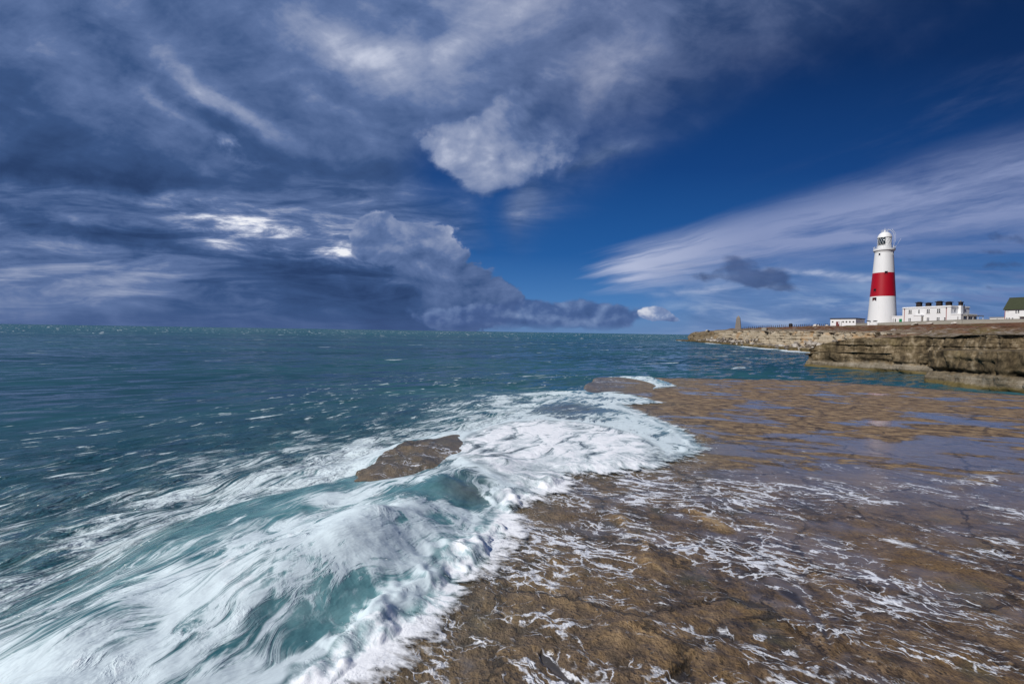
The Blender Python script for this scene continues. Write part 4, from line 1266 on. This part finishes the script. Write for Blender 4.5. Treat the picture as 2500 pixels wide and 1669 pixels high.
def build_gate():
    f = Front(at_depth(2129, 796, 182)[:2], (-0.72, -0.69), float(terrain_z(*at_depth(2129, 796, 182)[:2])) - 0.1)
    p0 = (*f.p0, f.zb)
    g = root('gateway', p0, f.rz, 'white gateway with two square pillars under dark flat caps below the lighthouse', 'gateway')
    z1x = lambda x, y: (1950 + x / 3.5636, 530 + y / 3.5636)
    for x0, x1 in ((596, 618), (655, 676)):
        a, top = f(*z1x(x0, 904)); c, _ = f(*z1x(x1, 904))
        p = box('pillar', g, WHITE, min(a, c), max(a, c), -.3, .3, -.3, top, bevel=.03)
        box('pillar_cap', p, DARKROOF, min(a, c) - .28, max(a, c) + .28, -.6, .6, top + .003, top + .22, bevel=.04)
    a, top = f(*z1x(618, 908)); c, _ = f(*z1x(655, 908))
    ga = box('gate', g, WHITE2, min(a, c) + .04, max(a, c) - .04, -.1, .0, .1, top)
    for k in range(5):
        z = .25 + (top - .4) * k / 4
        box('rail', ga, WHITE2, min(a, c) + .06, max(a, c) - .06, .002, .05, z, z + .1)


def build_hut():
    P = at_depth(2089, 796, 190)
    f = Front(P[:2], (-.8, -.6), float(terrain_z(*P[:2])) - 0.35)
    h = root('flat_roofed_hut', (*P[:2], f.zb), f.rz, 'long low white hut with flat dark roof edge and round portholes beside the lighthouse', 'hut')
    L, top = f(2027.5, 778.5); D = 11.0
    z4 = lambda x, y: (2000 + x / 11.745, 760 + y / 11.745)
    box('wall', h, WHITE, 0, L, -D, 0, 0, top)
    box('roof', h, DARKROOF, -.25, L + .2, -D - .2, .25, top + .003, top + .34)
    x0, zt = f(*z4(485, 292)); x1, _ = f(*z4(583, 292))
    d = box('door', h, MAROON, x1, x0, .003, .06, .15, zt)
    box('door_pane', d, WHITE2, x1 + .08, x1 + .38, .062, .09, zt - 1.0, zt - .15)
    box('door_frame', h, WHITE2, x0 + .003, x0 + .25, .003, .12, .1, zt + .2)
    for px in (388, 686, 782, 880, 980):
        x, z = f(*z4(px, 297))
        bm = bmesh.new(); add_lathe(bm, [(.34, 0), (.34, .07), (.25, .075)], 20); o = mesh_obj('porthole', bm, GREYP, h); o.location = (x, .003, z); o.rotation_euler = (-math.pi / 2, 0, 0)
        bm = bmesh.new(); add_lathe(bm, [(.24, .0), (.24, .085)], 20); mesh_obj('pane', bm, DARKG, o)
    x, z = f(*z4(635, 285)); box('downpipe', h, DARKPIPE, x - .06, x + .06, .003, .12, .1, z)
    # lower half of the end wall is bare stone
    box('plinth', h, GREYP, -.06, -.002, -D + .05, -.05, 0, top * .48)


def build_cottage():
    P = (168.3, 175.0); n = (-.949, -.316)
    zb = float(terrain_z(168, 178)) - 0.4
    f = Front(P, n, zb)
    c = root('lighthouse_cottages', (*P, zb), f.rz, 'long white two storey cottage block with five dark chimneys and green side door', 'building')
    Lx, zl = f(*z3(303, 347)); _, zr = f(*z3(1094, 314)); top = (zl + zr) / 2; D = 11.2
    box('wall', c, WHITE, 0, Lx, -D, 0, 0, top - .55)
    box('cornice', c, WHITE, -.22, Lx + .22, -D - .22, .22, top - .547, top - .35, bevel=.03)
    box('parapet', c, WHITE, -.02, Lx + .02, -D - .02, .02, top - .348, top)
    box('parapet_inner', c, DARKROOF, .3, Lx - .3, -D + .3, -.3, top + .002, top + .03)
    def win(x0, x1, y0, y1, cols=2, sill=True):
        a, za = f(*z3(x0, y0)); b2, zc = f(*z3(x1, y1))
        return window(c, a, b2, zc, za, 0.0, cols, sill)
    for a in ((403, 457, 388, 447), (708, 762, 376, 442), (882, 940, 369, 438)): win(*a)
    win(566, 592, 384, 443, 1)
    for a in ((400, 443, 525, 581), (708, 753, 517, 577), (875, 928, 513, 574)): win(*a, sill=False)
    win(503, 528, 520, 580, 1, False); win(1000, 1027, 513, 570, 1, False)
    # porch
    xa, zp = f(*z3(584, 472), 1.6); xb, _ = f(*z3(450, 488), 1.6)
    xa2, _ = f(*z3(655, 520), 0.0)
    po = box('porch', c, WHITE, xa2, xa2 + 2.6, .003, 1.6, 0, zp - .25)
    box('porch_roof', po, WHITE2, xa2 - .15, xa2 + 2.75, .004, 1.78, zp - .247, zp)
    box('porch_door', po, GREYP, xa2 - .05, xa2 - .002, .4, 1.2, .3, zp - .7)
    # downpipes
    for (px, py0, mat) in ((335, 385, PIPE), (1043, 360, PIPE)):
        x, z = f(*z3(px, py0)); p = box('downpipe', c, mat, x - .08, x + .08, .003, .14, .1, z)
        box('rain_hopper', p, DARKPIPE, x - .16, x + .16, .003, .22, z + .002, z + .3)
    # low wings carrying on the line of the front
    xw, zw = f(*z3(122, 492))
    w = box('side_wing', c, WHITE, Lx + .003, xw, -6, -.05, 0, zw - .35)
    box('wing_parapet', w, WHITE, Lx + .003, xw + .08, -6.08, .03, zw - .347, zw)
    a, z = f(*z3(244, 540)); b2, _ = f(*z3(291, 540)); box('door', c, GREEN, min(a, b2), max(a, b2), -.048, .02, .2, z)
    a, z0 = f(*z3(168, 538)); b2, z1 = f(*z3(192, 590)); window(c, a, b2, z1, z0, -.05, 1, False)
    x, z = f(*z3(143, 535)); box('downpipe', c, DARKPIPE, x - .06, x + .06, -.048, .08, .1, z)
    xr, zr2 = f(*z3(1287, 450))
    w = box('front_wing', c, WHITE, xr, -.003, -9.5, .02, 0, zr2 - .35)
    box('wing_parapet', w, WHITE, xr - .1, -.003, -9.6, .12, zr2 - .347, zr2)
    x, z = f(*z3(1237, 503)); box('downpipe', c, DARKPIPE, x - .07, x + .07, .023, .15, .1, z)
    # veranda on the shaded end of the wing
    vr = box('veranda_roof', c, GREYP, xr - 1.5, xr - .11, -10.8, -1.0, zr2 - .75, zr2 - .5)
    for yy in (-1.4, -4.5, -7.6, -10.6): box('veranda_post', vr, WHITE2, xr - 1.42, xr - 1.3, yy - .06, yy + .06, 0, zr2 - .753)
    for y0, y1 in ((-2.9, -1.6), (-5.6, -4.7), (-7.2, -6.2), (-9.4, -8.2)): box('wing_window', c, DARKG, xr - .03, xr - .002, y0, y1, 1.0, zr2 - 1.0)
    # windows in the shaded end wall of the main block
    for y0, y1 in ((-2.6, -1.8), (-5.6, -4.9), (-8.9, -8.1)):
        w = box('end_window', c, WHITE2, -.05, -.002, y0, y1, top - 2.5, top - 1.2)
        box('pane', w, DARKG, -.07, -.052, y0 + .1, y1 - .1, top - 2.4, top - 1.9); box('pane', w, DARKG, -.07, -.052, y0 + .1, y1 - .1, top - 1.8, top - 1.3)
    # chimneys
    for (x0, x1, yt, back) in ((540, 626, 256, 3.0), (700, 781, 266, 7.0), (876, 971, 241, 3.0), (1037, 1131, 250, 7.0)):
        a, zt = f(*z3(x0, yt), -back); b2, _ = f(*z3(x1, yt), -back); a, b2 = min(a, b2), max(a, b2)
        ch = box('chimney', c, CHIM, a + .12, b2 - .12, -back - .6, -back + .6, top + .032, zt - .45)
        box('chimney_cap', ch, CHIM, a - .2, b2 + .2, -back - .85, -back + .85, zt - .447, zt - .2, bevel=.04)
        box('flue', ch, CHIM, a + .3, b2 - .3, -back - .4, -back + .4, zt - .198, zt)
    a, zt = .0, f(*z3(1232, 247), -6.0)[1]
    sh = box('chimney_breast', c, WHITE, -.85, -.003, -5.6, -4.3, 3.0, top + .1)
    ch = box('chimney', c, CHIM, -.85, -.003, -5.6, -4.3, top + .103, zt - .5, label='chimney stack rising from the shaded end wall')
    box('chimney_cap', ch, CHIM, -1.0, .15, -5.8, -4.1, zt - .497, zt - .25, bevel=.04)
    bm = bmesh.new(); add_lathe(bm, [(.16, zt - .248), (.2, zt + .2)], 12); o = mesh_obj('chimney_pot', bm, GREYP, ch); o.location = (-.4, -4.9, 0)
    bm = bmesh.new(); add_tube(bm, [(-.5, -7.0, 3.2), (-.5, -7.0, top + .6)], .09); mesh_obj('soil_pipe', bm, DARKPIPE, c)


def build_green_roof_house():
    P = (177.7, 164.6); n = (-.915, -.405); zb = float(terrain_z(177, 168)) - 0.4
    f = Front(P, n, zb)
    # local x runs to the viewer's left and away; the house stretches to the right, out of the picture
    h = root('green_roofed_house', (*P, zb), f.rz, 'white house with steep mossy green roof at the right edge', 'house')
    L = 17.0; D = 8.6
    _, ze = f(*z3(2002, 379)); zr = f(*z3(2080, 203), -4.3)[1]
    bm = bmesh.new()
    add_box(bm, -L, 0, -D, 0, 0, ze)
    mesh_obj('wall', bm, WHITE, h)
    bm = bmesh.new()
    vs = [bm.verts.new(v) for v in ((0, 0, ze + .002), (0, -D, ze + .002), (0, -D / 2, zr - .35), (-.25, 0, ze + .002), (-.25, -D, ze + .002), (-.25, -D / 2, zr - .35))]
    for q in ((0, 1, 2), (5, 4, 3), (0, 3, 4, 1), (1, 4, 5, 2), (2, 5, 3, 0)): bm.faces.new([vs[k] for k in q])
    mesh_obj('gable', bm, WHITE, h)
    bm = bmesh.new()
    ov = .35; dz = (zr - ze) / (D / 2)
    sec = [(ov, ze - ov * dz), (-D / 2, zr), (-D - ov, ze - ov * dz), (-D - ov, ze - ov * dz + .2), (-D / 2, zr + .22), (ov, ze - ov * dz + .2)]
    A = [bm.verts.new((ov, y, z + .05)) for y, z in sec]; B = [bm.verts.new((-L - ov, y, z + .05)) for y, z in sec]
    bm.faces.new(A); bm.faces.new(B[::-1])
    for k in range(6): bm.faces.new((A[k], B[k], B[(k + 1) % 6], A[(k + 1) % 6]))
    rf = mesh_obj('roof', bm, GREENROOF, h)
    bm = bmesh.new()
    for k in range(1, 15):                         # courses of tiles standing a little proud
        t = k / 15; y = ov - (D / 2 + ov) * t; z = ze - ov * dz + .25 + (zr - ze + ov * dz) * t
        add_box(bm, -L - ov, ov + .004, y - .05, y + .02, z - .0, z + .05)
    mesh_obj('tile_course', bm, GREENROOF, rf, kind='stuff')
    bm = bmesh.new(); add_tube(bm, [(ov + .03, -D / 2, zr + .3), (-L - ov, -D / 2, zr + .3)], .11); mesh_obj('ridge_tile', bm, GREENROOF, rf)
    box('gutter', h, DARKPIPE, -L, ov, .2, .34, ze - .3, ze - .18)
    x, z = f(*z3(1996, 390)); box('downpipe', h, PIPE, -.2, -.06, .003, .13, .1, ze - .3)
    for (x0, x1, y0, y1) in ((2200, 2232, 397, 446), (2240, 2275, 395, 444), (2045, 2075, 519, 548), (2085, 2118, 517, 547), (2140, 2172, 516, 546)):
        a, za = f(*z3(x0, y0)); b2, zc = f(*z3(x1, y1)); window(h, a, b2, zc, za, 0, 1, False)
    for (x0, x1) in ((2024, 2050), (2062, 2094)):
        a, za = f(*z3(x0, 402)); b2, zc = f(*z3(x1, 420)); window(h, a, b2, zc, za, 0, 1, False)
    a, za = f(*z3(2262, 500), 1.0)
    box('porch_canopy', h, GREYP, -9.0, a, .003, 1.2, za - .15, za + .05)
    xl, zt = f(*z3(1772, 512), -1.0)
    an = box('annex', h, WHITE, .03, max(xl, 3.0), -5.0, -1.0, 0, zt - .2)
    box('annex_roof', an, GREYP, .02, max(xl, 3.0) + .2, -5.2, -.8, zt - .197, zt)
    a, z0 = f(*z3(1885, 540), -1.0); b2, _ = f(*z3(1912, 540), -1.0); box('annex_window', an, DARKG, min(a, b2), max(a, b2), -.998, -.97, z0 - .8, z0)


def build_wall():
    pts = []
    for px, py, d in ((2089.5, 795.8, 184.5), (2114, 795.6, 183)): pts.append((px, py, d))
    def stretch(seq, label):
        P = [at_depth(px, py, d) for px, py, d in seq]
        w = root('boundary_wall', (P[0][0], P[0][1], float(terrain_z(P[0][0], P[0][1]))), 0, label, 'wall', 'grey boundary walls')
        o0 = Vector((P[0][0], P[0][1], float(terrain_z(P[0][0], P[0][1]))))
        for a, b2 in zip(P[:-1], P[1:]):
            d = Vector((b2[0] - a[0], b2[1] - a[1], 0)); L = d.length; d.normalize()
            m = max(1, int(L / 6))
            for k in range(m):
                bm = bmesh.new(); cop = bmesh.new()
                p = Vector((a[0], a[1], 0)) + d * (L * k / m); q = Vector((a[0], a[1], 0)) + d * (L * (k + 1) / m)
                nn = Vector((-d.y, d.x, 0)) * .2
                top = []
                for t_, bmm, lo, hi, th in ((0, bm, -.8, 1.16, 1.0), (1, cop, 1.165, 1.28, 1.35)):
                    vs = []
                    for r_, e in ((p, 0.004), (q, -0.004)):
                        g = a[2] + (b2[2] - a[2]) * ((r_ - Vector((a[0], a[1], 0))).length / L)
                        for s_ in (-1, 1):
                            for zz in (lo, hi):
                                vs.append(bmm.verts.new(Vector((r_.x, r_.y, g + zz)) + d * e + nn * s_ * th - o0))
                    for fq in ((0, 1, 3, 2), (4, 6, 7, 5), (0, 4, 5, 1), (2, 3, 7, 6), (0, 2, 6, 4), (1, 5, 7, 3)): bmm.faces.new([vs[i] for i in fq])
                    bmesh.ops.recalc_face_normals(bmm, faces=bmm.faces)
                wp = mesh_obj('wall_panel', bm, GREYP, w)
                mesh_obj('coping', cop, GREYP, w)
    stretch(((2089.5, 796.4, 184.5), (2117, 796.0, 183)), 'short low stone wall between the hut and the white gateway')
    stretch(((2142, 796.0, 181.5), (2200, 793.6, 176), (2349, 788.6, 160), (2500, 787.4, 150), (2560, 787, 147)), 'long grey concrete wall running from the gateway to the right edge below the cottages')


def build_obelisk():
    d = 243.0; x, y, z = at_depth(1802, 802.5, d); zb = float(terrain_z(x, y)) - 0.25
    m = d / FPX
    zof = lambda py: EYE + (818.7 - py) * m - zb
    o = root('stone_obelisk', (x, y, zb), R(-32), 'grey stone obelisk with a pointed top standing on the low point', 'obelisk')
    hs, ht = zof(776.0), zof(770.4)
    def taper(bm, w0, w1, z0, z1):
        a = [bm.verts.new((sx * w0, sy * w0, z0)) for sx, sy in ((-1, -1), (1, -1), (1, 1), (-1, 1))]; b2 = [bm.verts.new((sx * w1, sy * w1, z1)) for sx, sy in ((-1, -1), (1, -1), (1, 1), (-1, 1))]
        bm.faces.new(a[::-1]); bm.faces.new(b2)
        for k in range(4): bm.faces.new((a[k], a[(k + 1) % 4], b2[(k + 1) % 4], b2[k]))
    w0, w1 = 1.42, 0.86
    N = 8
    for k in range(N):
        t0, t1 = k / N, (k + 1) / N
        bm = bmesh.new(); taper(bm, w0 + (w1 - w0) * t0 + .01 * (k % 2), w0 + (w1 - w0) * t1 + .01 * (k % 2), hs * t0 + .012, hs * t1 - .012); mesh_obj('stone_course', bm, STONE, o)
    bm = bmesh.new(); taper(bm, w1, .05, hs + .003, ht); mesh_obj('point', bm, STONE, o)
    bm = bmesh.new(); add_lathe(bm, [(.42, 0), (.42, .05), (.30, .06), (.30, .02)], 20, cap=False); q = mesh_obj('round_plaque', bm, GREYP, o); q.location = (0, -1.17, hs * .52); q.rotation_euler = (math.pi / 2 - .08, 0, 0)
    box('foot', o, STONE, -1.75, 1.75, -1.75, 1.75, -.6, .0)


def build_fence():
    rnd = random.Random(3)
    F0 = at_depth(1810, 800, 236)
    w = root('post_fence', (F0[0], F0[1], float(terrain_z(F0[0], F0[1]))), 0, 'line of small dark fence posts along the ridge between obelisk and hut', 'fence')
    o0 = Vector(w.location)
    prev = None
    N = 46
    for k in range(N):
        px = 1814 + (2024 - 1814) * k / (N - 1); d = 232 - 34 * k / (N - 1)
        x, y, _ = at_depth(px, 798, d); z = float(terrain_z(x, y))
        h = rnd.uniform(.95, 1.35)
        bm = bmesh.new(); add_box(bm, -.09, .09, -.09, .09, -.4, h); p = mesh_obj('post', bm, POSTW, w); p.location = Vector((x, y, z)) - o0; p.rotation_euler = (rnd.uniform(-.06, .06), rnd.uniform(-.06, .06), rnd.uniform(0, 1))
        top = Vector((x, y, z + .85)) - o0
        if prev is not None:
            bm = bmesh.new(); add_tube(bm, [prev, top], .012, 4); mesh_obj('wire', bm, DARKPIPE, w)
        prev = top
    # small dark peaked object beside it, not identified
    x, y, _ = at_depth(1930, 798, 214); z = float(terrain_z(x, y)); 
    s = root('peaked_object', (x, y, z), R(35), 'tiny dark unidentified object with a peaked top on the ridge among the fence posts', 'peaked_object')
    box('wall', s, DARKROOF, -.55, .55, -.5, .5, -.2, 1.1)
    bm = bmesh.new(); vs = [bm.verts.new(v) for v in ((-.65, -.6, 1.103), (.65, -.6, 1.103), (.65, .6, 1.103), (-.65, .6, 1.103), (0, -.6, 1.75), (0, .6, 1.75))]
    for q in ((0, 3, 2, 1), (0, 1, 4), (2, 3, 5), (1, 2, 5, 4), (3, 0, 4, 5)): bm.faces.new([vs[i] for i in q])
    mesh_obj('roof', bm, DARKROOF, s)
    # pale concrete buttress on the cliff under the ridge
    x, y, zt = at_depth(1866, 801.5, 200.5)
    b2 = root('concrete_buttress', (x, y, 2.0), R(-35), 'narrow pale concrete buttress standing upright against the far cliff', 'buttress')
    box('shaft', b2, GREYP, -.55, .55, -2.6, -1.4, -1.0, 4.6, bevel=.05)
    box('head', b2, GREYP, -.8, 1.1, -2.6, 1.2, 4.603, 5.6, bevel=.05)


build_lighthouse(); build_gate(); build_hut(); build_cottage(); build_green_roof_house(); build_wall(); build_obelisk(); build_fence()


# ------------------------------------------------------------------ spray and torn foam along the front
def build_spray():
    rng = np.random.default_rng(11)
    M = 36000
    x = rng.uniform(-4.5, 4.2, M); y = rng.uniform(1.6, 12.5, M)
    d2 = np.hypot(x, y)
    W, foam, air, ld, wdn, t, seen, wd, arc, lee = sea_fields(x, y, np.full(M, 0.02))
    e = 0.02
    gx = (signed_distance(x + e, y, WASH) - wd) / e; gy = (signed_distance(x, y + e, WASH) - wd) / e
    band = np.exp(-((wd - 0.12) / 0.26) ** 2)
    tongue = 0.5 + 0.5 * np.sin(arc * 9 + 3 * fbm(arc, arc * 0, 0.6, 2, 0.5, 300)) * 1.0
    crest = 0.0
    prob = np.clip(band * (0.25 + 0.75 * tongue) + crest, 0, 1) * np.clip(5.5 / np.maximum(d2, 2.5), 0.25, 1) ** 2 * (ld > -0.4)
    k = rng.uniform(0, 1, M) < prob
    x, y, W, gx, gy, wd, d2 = x[k], y[k], W[k], gx[k], gy[k], wd[k], d2[k]
    n = len(x)
    gl = np.hypot(gx, gy) + 1e-6; ox, oy = -gx / gl, -gy / gl
    inner = wd > 0.75
    ang = rng.normal(0, 0.30, n); c, s = np.cos(ang), np.sin(ang)
    dx, dy = ox * c - oy * s, ox * s + oy * c
    up = np.abs(rng.normal(0.05, 0.16, n))
    L = rng.gamma(2.2, 0.011, n) * (1 + 0.03 * d2)
    r = rng.uniform(0.0008, 0.0016, n) * (0.6 + 0.16 * d2)
    lift = rng.exponential(0.014, n)
    P = np.stack([x, y, np.maximum(W, LEDGE_Z + 0.012) + lift], 1)
    D = np.stack([dx, dy, up], 1); D /= np.linalg.norm(D, axis=1)[:, None]
    A = np.stack([-D[:, 1], D[:, 0], np.zeros(n)], 1); A /= np.linalg.norm(A, axis=1)[:, None] + 1e-9
    B = np.cross(D, A)
    mid = P + D * (L * 0.45)[:, None]
    tip = P + D * L[:, None]; tip[:, 2] -= L * 0.25
    tri = [mid + r[:, None] * (A * math.cos(q) + B * math.sin(q)) for q in (0, 2.094, 4.189)]
    co = np.stack([P] + tri + [tip], 1).reshape(-1, 3)
    f = np.array([[0, 2, 1], [0, 3, 2], [0, 1, 3], [4, 1, 2], [4, 2, 3], [4, 3, 1]])
    F = (f[None] + (np.arange(n) * 5)[:, None, None]).reshape(-1, 3)
    # drops thrown clear of the water
    md = 1500
    i = rng.integers(0, n, md)
    C = P[i] + D[i] * rng.exponential(0.07, md)[:, None]; C[:, 2] += rng.exponential(0.035, md)
    rd = rng.uniform(0.0010, 0.0026, md) * (0.6 + 0.12 * d2[i])
    oc = np.array([[1, 0, 0], [-1, 0, 0], [0, 1, 0], [0, -1, 0], [0, 0, 1], [0, 0, -1]], float)
    co2 = (C[:, None] + oc[None] * rd[:, None, None]).reshape(-1, 3)
    f2 = np.array([[0, 2, 4], [2, 1, 4], [1, 3, 4], [3, 0, 4], [2, 0, 5], [1, 2, 5], [3, 1, 5], [0, 3, 5]])
    F2 = (f2[None] + (np.arange(md) * 6)[:, None, None]).reshape(-1, 3) + len(co)
    co = np.concatenate([co, co2]); F = np.concatenate([F, F2])
    me = bpy.data.meshes.new('spray')
    me.vertices.add(len(co)); me.vertices.foreach_set('co', co.astype(np.float32).ravel())
    me.loops.add(F.size); me.loops.foreach_set('vertex_index', F.astype(np.int32).ravel())
    me.polygons.add(len(F)); me.polygons.foreach_set('loop_start', np.arange(0, F.size, 3, dtype=np.int32)); me.polygons.foreach_set('loop_total', np.full(len(F), 3, np.int32))
    me.update(calc_edges=True)
    m, b = new_mat('spray_water'); put(b, Base_Color=(0.88, 0.90, 0.93), Roughness=0.6)
    me.materials.append(m)
    o = bpy.data.objects.new('spray', me)
    link(o, kind='stuff', label='white spray and torn foam thrown forward along the breaking wave front')
    print('SPRAY', n)


build_spray()


def build_whitecaps():
    rng = np.random.default_rng(21)
    n = 930
    co, F = [], []
    r = 1.0 / rng.uniform(1 / 2600.0, 1 / 60.0, n) ; r[: 930] = np.exp(rng.uniform(np.log(300), np.log(3200), 930))
    az = rng.uniform(R(-50), R(36), n)
    for k in range(n):
        x, y = r[k] * math.sin(az[k]), r[k] * math.cos(az[k])
        if x > np.interp(y, YS, X1) - 6 and y < 330: continue
        if y < 40 and x > -9: continue
        far = min(r[k], 1200) / 1200; L = rng.gamma(1.5, 0.5) * (1 + 2.4 * far); H = rng.uniform(0.02, 0.08) * (1 + 5.0 * far); Wd = rng.uniform(0.12, 0.35)
        a = math.atan2(0.60, 0.80) + rng.normal(0, 0.25)
        ca, sa = math.cos(a), math.sin(a)
        m = 6; base = len(co); z0 = 0.10 + rng.uniform(-.05, .2)
        for i in range(m):
            t = i / (m - 1) * 2 - 1; w = (1 - t * t) ** 0.6 * rng.uniform(0.55, 1.2)
            for off, zz in ((-Wd * w, 0), (0.1, H * w), (Wd * .6 * w, 0)):
                px, py = t * L / 2, off + rng.normal(0, .07)
                co.append((x + px * ca - py * sa, y + px * sa + py * ca, z0 - .06 + zz))
        for i in range(m - 1):
            for q in (0, 1):
                A = base + i * 3 + q
                F.append((A, A + 3, A + 4, A + 1))
    me = bpy.data.meshes.new('whitecaps'); me.from_pydata(co, [], F)
    me.materials.append(plain('whitecap_foam', (232, 238, 242), 0.7))
    link(bpy.data.objects.new('whitecaps', me), kind='stuff', label='small white crests breaking on the open sea out to the horizon')


build_whitecaps()
